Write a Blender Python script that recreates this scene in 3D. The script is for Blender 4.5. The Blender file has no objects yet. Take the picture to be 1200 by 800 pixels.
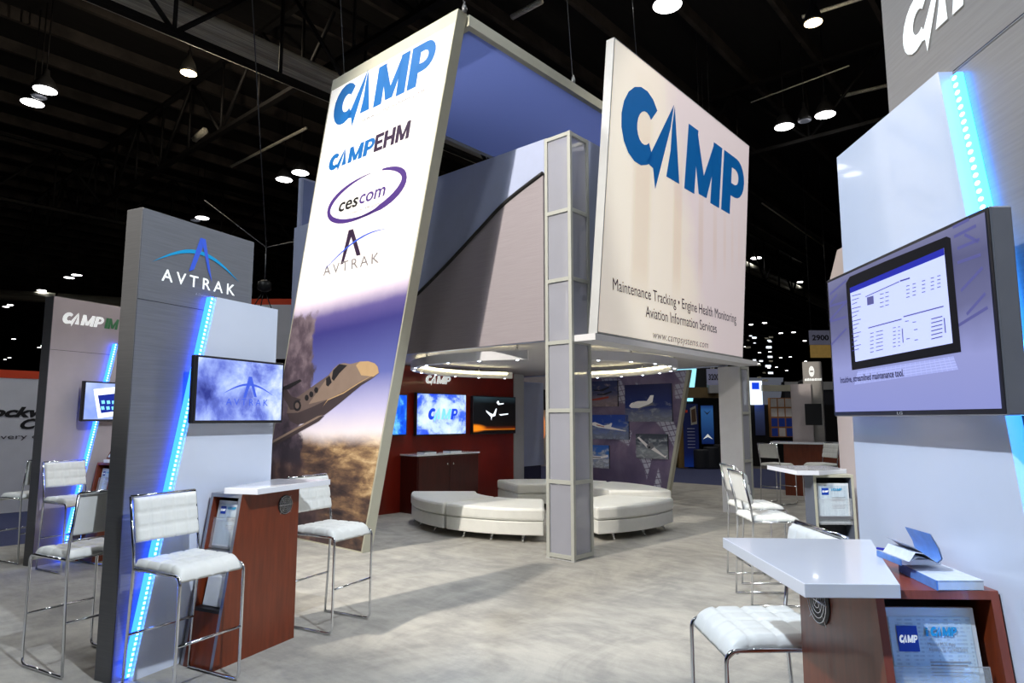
import bpy, bmesh, math, random
from mathutils import Vector, Matrix
random.seed(7)
SC = bpy.context.scene
COL = SC.collection
PI = math.pi

# ------------------------------------------------------------------ camera and measuring rays
FPX = 765.0; PITCH = math.atan(90/765.0); EYE = 1.62
CP, SP = math.cos(PITCH), math.sin(PITCH)
def ray(x, y):
    a = (x-600)/FPX; b = (400-y)/FPX
    return a, CP-b*SP, b*CP+SP
def G(x, y, z=0.0):
    a, F, u = ray(x, y); t = (z-EYE)/u
    return a*t, F*t
def D(a):
    r = math.radians(a); return math.sin(r), math.cos(r)
class Frame:
    """x runs left to right along a face as seen, y runs away behind it, z up"""
    def __init__(s, ox, oy, a):
        s.o = (ox, oy); s.dx = D(a); s.dy = (-s.dx[1], s.dx[0]); s.rz = math.radians(90-a)
    def world(s, x, y, z=0.0):
        return Vector((s.o[0]+s.dx[0]*x+s.dy[0]*y, s.o[1]+s.dx[1]*x+s.dy[1]*y, z))
    def loc(s, X, Y):
        a, b = X-s.o[0], Y-s.o[1]
        return a*s.dx[0]+b*s.dx[1], a*s.dy[0]+b*s.dy[1]
    def g(s, x, y, z=0.0): return s.loc(*G(x, y, z))
    def p(s, x, y, yo=0.0):
        a, F, u = ray(x, y)
        qx, qy = s.o[0]+s.dy[0]*yo, s.o[1]+s.dy[1]*yo
        det = a*(-s.dx[1])+s.dx[0]*F
        t = (qx*(-s.dx[1])+s.dx[0]*qy)/det
        l = s.loc(a*t, F*t)
        return l[0], EYE+u*t
U = D(41.2); V = D(-49.4); P0 = (0.705, 7.625)
def uv(u, v): return P0[0]+U[0]*u+V[0]*v, P0[1]+U[1]*u+V[1]*v
WORLD = Frame(0, 0, 90)                      # plain world axes

cam_d = bpy.data.cameras.new('camera'); cam = bpy.data.objects.new('camera', cam_d); COL.objects.link(cam)
cam_d.sensor_width = 36; cam_d.lens = 36*FPX/1200; cam_d.clip_start = 0.05; cam_d.clip_end = 200
cam.location = (0, 0, EYE); cam.rotation_euler = (PI/2+PITCH, 0, 0)
SC.camera = cam

# ------------------------------------------------------------------ colour + node helpers
def lin(v):
    v /= 255.0
    return v/12.92 if v <= .04045 else ((v+.055)/1.055)**2.4
def c(r, g, b): return (lin(r), lin(g), lin(b), 1.0)
class S:
    """a scalar socket with arithmetic"""
    def __init__(s, nt, k): s.nt = nt; s.k = k
    def op(s, o, *a, clamp=False):
        n = s.nt.nodes.new('ShaderNodeMath'); n.operation = o; n.use_clamp = clamp
        for i, q in enumerate((s,)+a):
            if isinstance(q, S): s.nt.links.new(q.k, n.inputs[i])
            else: n.inputs[i].default_value = q
        return S(s.nt, n.outputs[0])
    def __add__(s, o): return s.op('ADD', o)
    def __radd__(s, o): return s.op('ADD', o)
    def __sub__(s, o): return s.op('SUBTRACT', o)
    def __mul__(s, o): return s.op('MULTIPLY', o)
    def __rmul__(s, o): return s.op('MULTIPLY', o)
    def __truediv__(s, o): return s.op('DIVIDE', o)
    def step(s, a, b):
        n = s.nt.nodes.new('ShaderNodeMapRange'); n.interpolation_type = 'SMOOTHSTEP'
        s.nt.links.new(s.k, n.inputs[0]); n.inputs[1].default_value = a; n.inputs[2].default_value = b
        return S(s.nt, n.outputs[0])
    def ramp(s, stops):
        n = s.nt.nodes.new('ShaderNodeValToRGB'); s.nt.links.new(s.k, n.inputs[0])
        e = n.color_ramp.elements
        while len(e) < len(stops): e.new(0.5)
        for i, (p, col) in enumerate(stops): e[i].position = p; e[i].color = col
        return n.outputs[0]
class Ctx:
    def __init__(s, nt):
        s.nt = nt
        tc = nt.nodes.new('ShaderNodeTexCoord'); s.obj = tc.outputs['Object']
        sp = nt.nodes.new('ShaderNodeSeparateXYZ'); nt.links.new(s.obj, sp.inputs[0])
        s.x, s.y, s.z = (S(nt, sp.outputs[i]) for i in range(3))
    def noise(s, scale, detail=4, rough=.55, st=(1, 1, 1), off=(0, 0, 0), dist=0.0):
        m = s.nt.nodes.new('ShaderNodeMapping'); s.nt.links.new(s.obj, m.inputs[0])
        m.inputs['Scale'].default_value = st; m.inputs['Location'].default_value = off
        n = s.nt.nodes.new('ShaderNodeTexNoise'); s.nt.links.new(m.outputs[0], n.inputs['Vector'])
        n.inputs['Scale'].default_value = scale; n.inputs['Detail'].default_value = detail
        n.inputs['Roughness'].default_value = rough; n.inputs['Distortion'].default_value = dist
        return S(s.nt, n.outputs[0])
    def mix(s, f, a, b):
        n = s.nt.nodes.new('ShaderNodeMix'); n.data_type = 'RGBA'
        for i, q in ((0, f), (6, a), (7, b)):
            if isinstance(q, S): s.nt.links.new(q.k, n.inputs[i])
            elif isinstance(q, bpy.types.NodeSocket): s.nt.links.new(q, n.inputs[i])
            else: n.inputs[i].default_value = q
        return n.outputs[2]
def newmat(name):
    m = bpy.data.materials.new(name); m.use_nodes = True
    b = m.node_tree.nodes['Principled BSDF']
    return m, m.node_tree, b
def pm(name, col, rough=.5, metal=0.0, ns=6.0, amt=.08, st=(1, 1, 1), bump=0.0, bs=60.0, coat=0.0, glow=0.0, bst=None):
    m, nt, b = newmat(name); E = Ctx(nt)
    n = E.noise(ns, 4, .6, st)
    lo = tuple(max(0, v*(1-amt)) for v in col[:3])+(1,); hi = tuple(min(1, v*(1+amt)) for v in col[:3])+(1,)
    k = E.mix(n.step(.25, .75), lo, hi)
    nt.links.new(k, b.inputs['Base Color'])
    b.inputs['Roughness'].default_value = rough; b.inputs['Metallic'].default_value = metal
    b.inputs['Coat Weight'].default_value = coat
    if glow:
        nt.links.new(k, b.inputs['Emission Color']); b.inputs['Emission Strength'].default_value = glow
    if bump:
        q = E.noise(bs, 3, .6, bst or st); bn = nt.nodes.new('ShaderNodeBump'); bn.inputs['Strength'].default_value = bump
        bn.inputs['Distance'].default_value = .01
        nt.links.new(q.k, bn.inputs['Height']); nt.links.new(bn.outputs[0], b.inputs['Normal'])
    return m
def em(name, col, s=1.0):
    m, nt, b = newmat(name)
    b.inputs['Base Color'].default_value = tuple(v*.5 for v in col[:3])+(1,)
    b.inputs['Specular IOR Level'].default_value = .12; b.inputs['Emission Color'].default_value = col; b.inputs['Emission Strength'].default_value = s
    return m
def art(name, fn, glow=0.0, rough=.5, base=1.0):
    """a printed or lit picture; fn gives its colour from the object's own coordinates"""
    m, nt, b = newmat(name); E = Ctx(nt); k = fn(E)
    if base: nt.links.new(k, b.inputs['Base Color'])
    else: b.inputs['Base Color'].default_value = (.01, .01, .012, 1)
    b.inputs['Roughness'].default_value = rough
    if not base: b.inputs['Specular IOR Level'].default_value = .15
    if glow:
        nt.links.new(k, b.inputs['Emission Color']); b.inputs['Emission Strength'].default_value = glow
    return m

M = {}
SIGN = .30          # emission added to the fabric sign prints and inks to brighten them
M['chrome'] = pm('polished_chrome', (.78, .80, .83, 1), .12, 1.0, amt=.03)
M['vinyl'] = pm('white_leather', c(232, 233, 228), .42, 0, 9, .03, bump=.08, bs=90)
M['laminate'] = pm('white_laminate', c(236, 238, 245), .12, 0, 3, .01, coat=.4)
M['panel'] = pm('gloss_white_panel', c(214, 222, 238), .16, 0, 2, .02, coat=.3)
M['brushed'] = pm('brushed_grey_metal', c(128, 130, 136), .42, .35, 3, .10, (1, 1, 30), bump=.04, bs=40, bst=(1, 1, 60))
M['brushed_side'] = pm('dark_brushed_edge', c(96, 97, 100), .42, .4, 3, .08, (1, 1, 30))
M['beige_grey'] = pm('warm_grey_laminate', c(178, 168, 168), .45, .1, 3, .05)
M['wood'] = pm('mahogany_veneer', c(114, 48, 22), .36, 0, 3.0, .22, (9, 9, .9), coat=.15)
M['wood_edge'] = pm('mahogany_edge', c(140, 68, 52), .36, 0, 4.0, .15, (9, 9, .9), coat=.15)
M['darkwood'] = pm('dark_mahogany', c(70, 18, 10), .32, 0, 2.5, .2, (6, 6, .8), coat=.1)
M['slate'] = pm('slate_laminate', c(88, 94, 108), .5, 0, 3, .06)
M['redwall'] = pm('mahogany_wall', c(120, 26, 10), .36, 0, 2.0, .16, (1, 1, .6), coat=.1)
M['black'] = pm('matt_black', c(16, 16, 18), .5, 0, 6, .2)
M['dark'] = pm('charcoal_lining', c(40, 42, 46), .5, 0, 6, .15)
M['bezel'] = pm('black_bezel', c(26, 27, 32), .28, 0, 6, .1)
M['silver'] = pm('satin_silver_frame', c(150, 152, 160), .3, .6, 6, .05)
M['colframe'] = pm('pale_column_frame', c(186, 188, 182), .45, .1, 4, .04)
M['tan'] = pm('champagne_aluminium', c(190, 188, 170), .45, .1, 4, .04)
M['alu'] = pm('pale_aluminium', c(190, 192, 194), .4, .25, 4, .04)
M['blue_under'] = pm('periwinkle_fabric', c(128, 142, 190), .8, 0, 4, .04, bump=.05, bs=120)
M['boxlight'] = pm('pale_grey_cladding', c(176, 186, 216), .6, 0, 4, .03)
M['boxdark'] = pm('ribbed_grey_cladding', c(158, 150, 156), .55, 0, 5, .07, (.5, .5, 22), bump=.08, bs=20, bst=(.3, .3, 40))
M['soffit'] = pm('soffit_panel', c(196, 194, 196), .6, 0, 4, .03)
M['white_paint'] = pm('white_paint', c(222, 222, 226), .5, 0, 4, .03)
M['acrylic'] = None
m, nt, b = newmat('clear_acrylic'); E = Ctx(nt)
b.inputs['Base Color'].default_value = (.9, .94, .97, 1); b.inputs['Roughness'].default_value = .05
nt.links.new((E.noise(8)*.08+.16).k, b.inputs['Alpha']); M['acrylic'] = m
# frosted column panes: milky, partly see-through
m, nt, b = newmat('frosted_pane'); E = Ctx(nt)
b.inputs['Base Color'].default_value = c(190, 192, 206); b.inputs['Roughness'].default_value = .65
nt.links.new((E.noise(3)*.06+.46).k, b.inputs['Alpha']); M['frost'] = m
M['paper'] = pm('white_paper', c(228, 234, 240), .6, 0, 6, .02)
M['steel_wire'] = pm('steel_cable', c(120, 122, 126), .4, .7, 6, .1)
M['ink'] = pm('dark_ink', c(46, 40, 52), .6, 0, 6, .05)
M['pblue'] = pm('logo_blue_ink', c(4, 92, 160), .5, 0, 6, .03, glow=SIGN*.8)
M['pdark'] = pm('aubergine_ink', c(46, 28, 56), .5, 0, 6, .03, glow=SIGN*.4)
M['ppurple'] = pm('purple_ink', c(70, 44, 118), .5, 0, 6, .03, glow=SIGN*.4)
M['pgrey'] = pm('grey_ink', c(120, 114, 116), .5, 0, 6, .03, glow=SIGN*.6)
M['pfaint'] = pm('faint_grey_ink', c(205, 203, 196), .5, 0, 6, .03, glow=SIGN)
M['plightblue'] = pm('bright_blue_ink', c(52, 84, 190), .5, 0, 6, .03, glow=SIGN)
M['white_letter'] = pm('white_letter', c(245, 248, 245), .4, 0, 6, .02, glow=.35)
M['green_letter'] = pm('green_letter', c(44, 124, 70), .4, 0, 6, .02)
M['cyan_letter'] = pm('cyan_letter', c(30, 160, 215), .4, 0, 6, .02)
M['orange'] = pm('orange_red_band', c(222, 70, 24), .5, 0, 4, .05)
M['led'] = em('led_blue', (.012, .08, 1.0, 1), 7.0)
M['led_wide'] = em('led_blue_bright', (.03, .26, 1.0, 1), 7.0)
M['led_dot'] = em('led_dot', (.22, .72, 1.0, 1), 5.0)
M['lamp'] = em('lamp_lens', (1, .98, .95, 1), 9.0)
M['lamp_warm'] = em('warm_lamp_lens', (1, .80, .45, 1), 12.0)
M['downlight'] = em('small_downlight', (.75, .85, 1, 1), 7.0)
M['housing'] = pm('lamp_housing', c(60, 60, 62), .5, .4, 6, .1)
M['dim_lens'] = pm('unlit_lens', c(150, 155, 170), .3, 0, 6, .05, glow=.12)

# ------------------------------------------------------------------ mesh builder
class MB:
    def __init__(s): s.v = []; s.f = []; s.m = []; s.mats = []; s.sm = []
    def mi(s, mat):
        if mat not in s.mats: s.mats.append(mat)
        return s.mats.index(mat)
    def add(s, vs, fs, mat, smooth=False):
        o = len(s.v); s.v += [tuple(q) for q in vs]; k = s.mi(mat)
        for f in fs: s.f.append([o+i for i in f]); s.m.append(k); s.sm.append(smooth)
        return s
    def box(s, x0, x1, y0, y1, z0, z1, mat):
        return s.prism([(x0, y0), (x1, y0), (x1, y1), (x0, y1)], z0, z1, mat)
    def prism(s, pts, z0, z1, mat):            # footprint extruded upward
        n = len(pts)
        vs = [(x, y, z0) for x, y in pts]+[(x, y, z1) for x, y in pts]
        fs = [list(range(n))[::-1], list(range(n, 2*n))]+[[i, (i+1) % n, n+(i+1) % n, n+i] for i in range(n)]
        return s.add(vs, fs, mat)
    def slab(s, pts, y0, y1, mat, side=None):  # (x,z) outline extruded from y0 to y1
        n = len(pts)
        vs = [(x, y0, z) for x, z in pts]+[(x, y1, z) for x, z in pts]
        s.add(vs, [list(range(n)), list(range(n, 2*n))[::-1]], mat)
        return s.add(vs, [[i, n+i, n+(i+1) % n, (i+1) % n] for i in range(n)], side or mat)
    def hexa(s, lo, hi, mat):                  # two matching 4-point rings
        n = len(lo)
        return s.add(list(lo)+list(hi), [list(range(n))[::-1], list(range(n, 2*n))]+[[i, (i+1) % n, n+(i+1) % n, n+i] for i in range(n)], mat)
    def flat(s, pts, y, mat):                  # (x,z) polygon on a face
        a = sum(pts[i][0]*pts[(i+1) % len(pts)][1]-pts[(i+1) % len(pts)][0]*pts[i][1] for i in range(len(pts)))
        if a < 0: pts = pts[::-1]
        return s.add([(x, y, z) for x, z in pts], [list(range(len(pts)))], mat)
    def tube(s, pts, r, mat, seg=8, closed=False):
        P = [Vector(p) for p in pts]; n = len(P); vs = []; fs = []
        up = None
        for i in range(n):
            a = P[i-1] if (i or closed) else P[0]; b_ = P[(i+1) % n] if (i < n-1 or closed) else P[-1]
            t = (b_-a).normalized()
            if up is None:
                up = Vector((0, 0, 1)) if abs(t.z) < .9 else Vector((1, 0, 0))
            e1 = t.cross(up)
            if e1.length < 1e-4: e1 = t.cross(Vector((.3, 1, .2)))
            e1.normalize(); e2 = e1.cross(t).normalized(); up = e2
            rr = r[i] if isinstance(r, (list, tuple)) else r
            vs += [P[i]+e1*(rr*math.cos(2*PI*k/seg))+e2*(rr*math.sin(2*PI*k/seg)) for k in range(seg)]
        for i in range(n if closed else n-1):
            for k in range(seg):
                j = (i+1) % n
                fs.append([i*seg+k, i*seg+(k+1) % seg, j*seg+(k+1) % seg, j*seg+k])
        if not closed: fs += [list(range(seg))[::-1], [(n-1)*seg+k for k in range(seg)]]
        return s.add(vs, fs, mat, True)
    def lathe(s, cx, cy, prof, mat, seg=24, smooth=True):   # prof: (r,z)
        vs = [(cx+r*math.cos(2*PI*k/seg), cy+r*math.sin(2*PI*k/seg), z) for r, z in prof for k in range(seg)]
        fs = [[i*seg+k, i*seg+(k+1) % seg, (i+1)*seg+(k+1) % seg, (i+1)*seg+k] for i in range(len(prof)-1) for k in range(seg)]
        fs += [list(range(seg))[::-1], [(len(prof)-1)*seg+k for k in range(seg)]]
        return s.add(vs, fs, mat, smooth)
def fillet(pts, r, n=5):
    P = [Vector(p) for p in pts]; out = [P[0]]
    for i in range(1, len(P)-1):
        a = (P[i-1]-P[i]); b_ = (P[i+1]-P[i]); k = min(r, a.length*.49, b_.length*.49)
        p = P[i]+a.normalized()*k; q = P[i]+b_.normalized()*k
        for j in range(n+1):
            t = j/n; out.append(p*(1-t)**2+P[i]*2*t*(1-t)+q*t*t)
    return out+[P[-1]]

def tagset(o, label=None, cat=None, group=None, kind=None):
    if label: o['label'] = label
    if cat: o['category'] = cat
    if group: o['group'] = group
    if kind: o['kind'] = kind
    return o
def thing(name, label, cat, F=WORLD, base=(0, 0, 0), group=None, kind=None, rz=0.0):
    o = bpy.data.objects.new(name, None); COL.objects.link(o); o.empty_display_size = .1
    o.location = F.world(*base); o.rotation_euler = (0, 0, F.rz+rz)
    o['_b'] = base
    return tagset(o, label, cat, group, kind)
def build(name, mb, parent=None, base=None, label=None, bevel=0.0, F=None, cat=None, group=None, kind=None):
    """part: verts come in the frame of its thing; top-level: give F and base"""
    root = parent
    while root is not None and root.parent is not None: root = root.parent
    b = tuple(root['_b']) if root is not None else (base or (0, 0, 0))
    me = bpy.data.meshes.new(name)
    me.from_pydata([(x-b[0], y-b[1], z-b[2]) for x, y, z in mb.v], [], mb.f)
    for m_ in mb.mats: me.materials.append(m_)
    me.polygons.foreach_set('material_index', mb.m); me.polygons.foreach_set('use_smooth', mb.sm)
    me.update()
    o = bpy.data.objects.new(name, me); COL.objects.link(o)
    if parent is not None: o.parent = parent
    else:
        FF = F or WORLD; o.location = FF.world(*b); o.rotation_euler = (0, 0, FF.rz)
    if bevel:
        md = o.modifiers.new('soft_edges', 'BEVEL'); md.width = bevel; md.segments = 2; md.limit_method = 'ANGLE'
    return tagset(o, label, cat, group, kind)
def dup(root, F, base, label, rz=0.0, group=None):
    r = root.copy(); COL.objects.link(r); r.location = F.world(*base); r.rotation_euler = (0, 0, F.rz+rz); r['label'] = label
    if group: r['group'] = group
    for ch in list(root.children):
        k = ch.copy(); COL.objects.link(k); k.parent = r
        for g in ch.children:
            q = g.copy(); COL.objects.link(q); q.parent = k
    return r

# ------------------------------------------------------------------ lettering
_cache = {}
def text_geo(s, bold=0.0, shear=0.0, space=1.0):
    key = (s, bold, shear, space)
    if key not in _cache:
        cu = bpy.data.curves.new('t', 'FONT'); cu.body = s; cu.size = 1; cu.offset = bold; cu.shear = shear; cu.space_character = space
        cu.resolution_u = 3
        o = bpy.data.objects.new('t', cu); COL.objects.link(o)
        dg = bpy.context.evaluated_depsgraph_get(); me = bpy.data.meshes.new_from_object(o.evaluated_get(dg))
        vs = [tuple(v.co) for v in me.vertices]; fs = [list(p.vertices) for p in me.polygons]
        bpy.data.objects.remove(o); bpy.data.curves.remove(cu); bpy.data.meshes.remove(me)
        _cache[key] = (vs, fs)
    return _cache[key]
def put_text(mb, s, x0, x1, zb, h, y, mat, bold=0.0, shear=0.0, space=1.0, slope=0.0):
    """cap height h, stretched to run from x0 to x1 on the face at depth y"""
    vs, fs = text_geo(s, bold, shear, space)
    a = min(v[0] for v in vs); b_ = max(v[0] for v in vs); k = (x1-x0)/(b_-a)
    mb.add([(x0+(v[0]-a)*k, y, zb+v[1]*h/.72+slope*(v[0]-a)*k) for v in vs], [f for f in fs], mat)
def put_text_top(mb, s, x0, x1, y0, h, z, mat, bold=0.0):
    vs, fs = text_geo(s, bold); a = min(v[0] for v in vs); b_ = max(v[0] for v in vs); k = (x1-x0)/(b_-a)
    mb.add([(x0+(v[0]-a)*k, y0+v[1]*h/.72, z) for v in vs], fs, mat)
def arc(cx, cy, rx, ry, a0, a1, n=14):
    return [(cx+rx*math.cos(math.radians(a0+(a1-a0)*i/n)), cy+ry*math.sin(math.radians(a0+(a1-a0)*i/n))) for i in range(n+1)]
def camp_shapes():
    it = lambda p: (p[0]+.2*p[1], p[1])
    out = []
    o = arc(.46, .5, .46, .53, 42, 318); i_ = arc(.54, .5, .18, .23, 45, 315)
    for k in range(14): out.append(('C', [it(q) for q in (o[k], o[k+1], i_[k+1], i_[k])]))
    out.append(('A', [(1.44, 1.12), (.66, .06), (.82, .03), (.86, -.24), (1.32, .74)]))
    out.append(('A', [(1.46, 1.10), (1.52, .02), (1.16, .02), (1.30, .42), (1.37, .80)]))
    for q in ([(0, 0), (0, 1), (.30, 1), (.30, 0)], [(.81, 0), (.81, 1), (1.11, 1), (1.11, 0)],
              [(.27, 1), (.27, .52), (.43, .04), (.555, .04), (.555, .36)], [(.84, 1), (.555, .36), (.555, .04), (.68, .04), (.84, .52)]):
        out.append(('M', [it((x+1.66, z)) for x, z in q]))
    out.append(('P', [it((x+2.84, z)) for x, z in [(0, 0), (0, 1), (.31, 1), (.31, 0)]]))
    out.append(('P', [it((x+2.84, z)) for x, z in [(.28, 1), (.28, .80), (.46, .80), (.46, 1)]]))
    out.append(('P', [it((x+2.84, z)) for x, z in [(.28, .53), (.28, .32), (.46, .32), (.46, .53)]]))
    o = arc(.46, .66, .34, .34, 90, -90, 10); i_ = arc(.46, .665, .11, .125, 90, -90, 10)
    for k in range(10): out.append(('P', [it((x+2.84, z)) for x, z in (o[k], o[k+1], i_[k+1], i_[k])]))
    return out
CAMP = camp_shapes()
def put_camp(mb, x0, x1, zb, h, y, mat, mats=None):
    k = (x1-x0)/3.78
    for ch, q in CAMP:
        mb.flat([(x0+x*k, zb+z*h) for x, z in q], y, (mats or {}).get(ch, mat))
BLOCK = {'I': (.32, [[(0, 0), (0, 1), (.30, 1), (.30, 0)]]),
 'E': (.80, [[(0, 0), (0, 1), (.27, 1), (.27, 0)], [(.27, 1), (.74, 1), (.74, .79), (.27, .79)], [(.27, .60), (.68, .60), (.68, .40), (.27, .40)], [(.27, .21), (.74, .21), (.74, 0), (.27, 0)]]),
 'H': (1.0, [[(0, 0), (0, 1), (.28, 1), (.28, 0)], [(.64, 0), (.64, 1), (.92, 1), (.92, 0)], [(.28, .61), (.64, .61), (.64, .39), (.28, .39)]]),
 'M': (1.15, [[(0, 0), (0, 1), (.27, 1), (.27, 0)], [(.84, 0), (.84, 1), (1.11, 1), (1.11, 0)], [(.27, 1), (.27, .52), (.43, .04), (.555, .04), (.555, .36)], [(.84, 1), (.555, .36), (.555, .04), (.68, .04), (.84, .52)]])}
def put_block(mb, s, x0, x1, zb, h, y, mat):
    w = sum(BLOCK[ch][0] for ch in s)+.2; k = (x1-x0)/w; x = 0
    for ch in s:
        for q in BLOCK[ch][1]: mb.flat([(x0+(x+px+.2*pz)*k, zb+pz*h) for px, pz in q], y, mat)
        x += BLOCK[ch][0]
def crescent(mb, pts, wid, y, mat):
    """a stroke through pts whose half-width swells to wid in the middle"""
    n = len(pts); L = []; R = []
    for i, (x, z) in enumerate(pts):
        a = pts[max(0, i-1)]; b_ = pts[min(n-1, i+1)]; dx, dz = b_[0]-a[0], b_[1]-a[1]; l = math.hypot(dx, dz) or 1
        w = wid*math.sin(PI*i/(n-1)) if not isinstance(wid, list) else wid[i]
        L.append((x-dz/l*w, z+dx/l*w)); R.append((x+dz/l*w, z-dx/l*w))
    for i in range(n-1): mb.flat([L[i], L[i+1], R[i+1], R[i]], y, mat)

# ================================================================== SETTING
m, nt, b = newmat('marbled_grey_carpet'); E = Ctx(nt)
n1 = E.noise(.9, 6, .65, (1, 1.6, 1), dist=1.2); n2 = E.noise(5, 5, .7, (1.5, .5, 1)); n3 = E.noise(160, 2)
t = (n1*.6+n2*.4).step(.32, .68)
k = E.mix(t, c(138, 136, 131), c(182, 178, 168)); k = E.mix(n3.step(.3, .7)*.18, k, c(120, 118, 120))
nt.links.new(k, b.inputs['Base Color']); b.inputs['Roughness'].default_value = .92
bn = nt.nodes.new('ShaderNodeBump'); bn.inputs['Strength'].default_value = .25; bn.inputs['Distance'].default_value = .005
nt.links.new(n3.k, bn.inputs['Height']); nt.links.new(bn.outputs[0], b.inputs['Normal']); M['carpet'] = m
M['bluecarpet'] = pm('blue_aisle_carpet', c(62, 68, 104), .95, 0, 30, .2, bump=.2, bs=200)
M['concrete'] = pm('hall_concrete', c(96, 92, 88), .8, 0, 2, .15)
BU = Frame(*uv(0, 0), 41.2)       # x = along U, y = along V(left/away)
mb = MB(); mb.box(-150, 200, -150, 190, -.2, -.02, M['concrete']); build('floor', mb, F=BU, kind='structure')
mb = MB(); mb.box(-16, 9.3, -14, 6.04, -.02, 0.0, M['carpet']); build('floor', mb, F=BU, kind='structure')
mb = MB(); mb.prism([(-16, 6.04), (9.3, 6.04), (9.3, -14), (15.3, -14), (15.3, 9.65), (-16, 9.65)], -.02, -.004, M['bluecarpet']); build('floor', mb, F=BU, kind='structure')
# dark hall roof with ribs
M['deck'] = pm('dark_roof_deck', c(20, 18, 18), .8, 0, 1.5, .5, (1, 6, 1))
M['rib'] = pm('roof_rib_steel', c(62, 56, 52), .7, 0, .9, .6, (1, 3, 1))
M['truss'] = pm('dark_roof_steel', c(24, 22, 22), .6, .2, 4, .4)
M['duct'] = pm('dusty_duct_metal', c(236, 224, 204), .7, 0, 3, .4, (.25, 18, 18))
mb = MB(); mb.box(-150, 200, -150, 190, 14.0, 14.3, M['deck'])
for i in range(90): mb.box(-60, 120, -58+i*2.2, -57.85+i*2.2, 13.6, 14.0, M['rib'])
build('ceiling', mb, F=BU, kind='structure')
M['hallwall'] = pm('dark_hall_wall', c(18, 17, 20), .9, 0, .6, .4)
for nm, a in (('wall_back', (-150, 200, 189, 190)), ('wall_right', (199, 200, -150, 190)), ('wall_left', (-150, -149, -150, 190)), ('wall_front', (-150, 200, -150, -149))):
    mb = MB(); mb.box(a[0], a[1], a[2], a[3], 0, 14, M['hallwall']); build(nm, mb, F=BU, kind='structure')

# ================================================================== roof steel, duct
mb = MB()
for i, (y, z, r) in enumerate([(9.95, 10.6, .20), (10.35, 10.62, .22), (10.8, 10.66, .24), (11.2, 10.9, .16)]):
    mb.tube([(-40, y, z), (60, y, z)], r, M['duct'], 10)
build('ceiling_duct', mb, F=BU, base=(0, 10.5, 10.4), label='bundle of pale dusty ducts running across the dark ceiling at upper left', cat='duct')
def truss(name, F, y, x0, x1, z0, z1, label, step=2.4, r=.06):
    t = thing(name, label, 'roof truss', F, (x0, y, z0), group='dark roof trusses')
    a = MB(); a.box(x0, x1, y-.09, y+.09, z1-.1, z1, M['truss']); build('top_chord', a, t)
    a = MB(); a.box(x0, x1, y-.09, y+.09, z0, z0+.12, M['truss']); build('bottom_chord', a, t)
    a = MB(); x = x0; up = True
    while x < x1-step:
        a.tube([(x, y, z0+.05 if up else z1-.05), (x+step, y, z1-.05 if up else z0+.05)], r, M['truss'], 5); x += step; up = not up
        a.tube([(x, y, z0+.05), (x, y, z1-.05)], r*.8, M['truss'], 5)
    a_ = build('web', a, t)
    return t
truss('roof_truss', BU, 9.3, -30, 40, 9.6, 12.2, 'dark roof truss crossing in front of the pale ceiling ducts')
truss('roof_truss', BU, 28, -30, 60, 10.4, 13.2, 'far dark roof truss beyond the ceiling ducts')
truss('roof_truss', BU, -9, -10, 70, 10.4, 13.2, 'dark roof truss above the right side of the hall')
BV = Frame(*uv(0, 0), 130.6)      # x = -V, y = +U
truss('roof_truss', BV, 3.0, -40, 30, 10.8, 13.4, 'dark roof truss high over the large white hanging sign')
truss('roof_truss', BV, 16, -40, 40, 10.8, 13.4, 'dark roof truss far beyond the large white hanging sign')
# a low far duct at upper left
FD = Frame(*G(0, 345, 10.5), 66)
mb = MB(); mb.tube([(-6, 0, 10.5), (26, 0, 10.5)], .38, M['duct'], 10)
for i in range(7): mb.tube([(-5+i*4.2, 0, 10.5), (-4.9+i*4.2, 0, 10.5)], .42, M['truss'], 10)
build('ceiling_duct', mb, F=FD, base=(0, 0, 10.2), label='far thin pale duct low over the grey and green lettered tower', cat='duct')
def pipe(pa, pb, z, r, label, mat='duct'):
    a = G(*pa, z); b_ = G(*pb, z)
    mb = MB(); mb.tube([(a[0], a[1], z), (b_[0], b_[1], z)], r, M[mat], 6)
    build('ceiling_batten', mb, F=WORLD, base=(a[0], a[1], z), label=label, cat='ceiling pipe')
pipe((600, 20), (635, 1), 11, .07, 'short bright metal batten on the ceiling above the blue canopy')
pipe((271, 195), (359, 150), 11.5, .05, 'thin metal batten on the ceiling left of the tall jet banner')
pipe((240, 153), (228, 163), 11.5, .12, 'stubby grey ceiling fixture left of the tall jet banner')
pipe((995, 77), (880, 120), 12, .02, 'thin cable running under the ceiling right of the white hanging sign')
pipe((940, 20), (1035, -10), 12.5, .05, 'thin pipe on the ceiling at the top right')
pipe((893, 238), (965, 288), 12.5, .04, 'thin slanting pipe on the ceiling right of the white hanging sign')
pipe((985, 113), (1040, 100), 12.5, .06, 'thin pipe on the ceiling left of the tall right tower')

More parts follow.
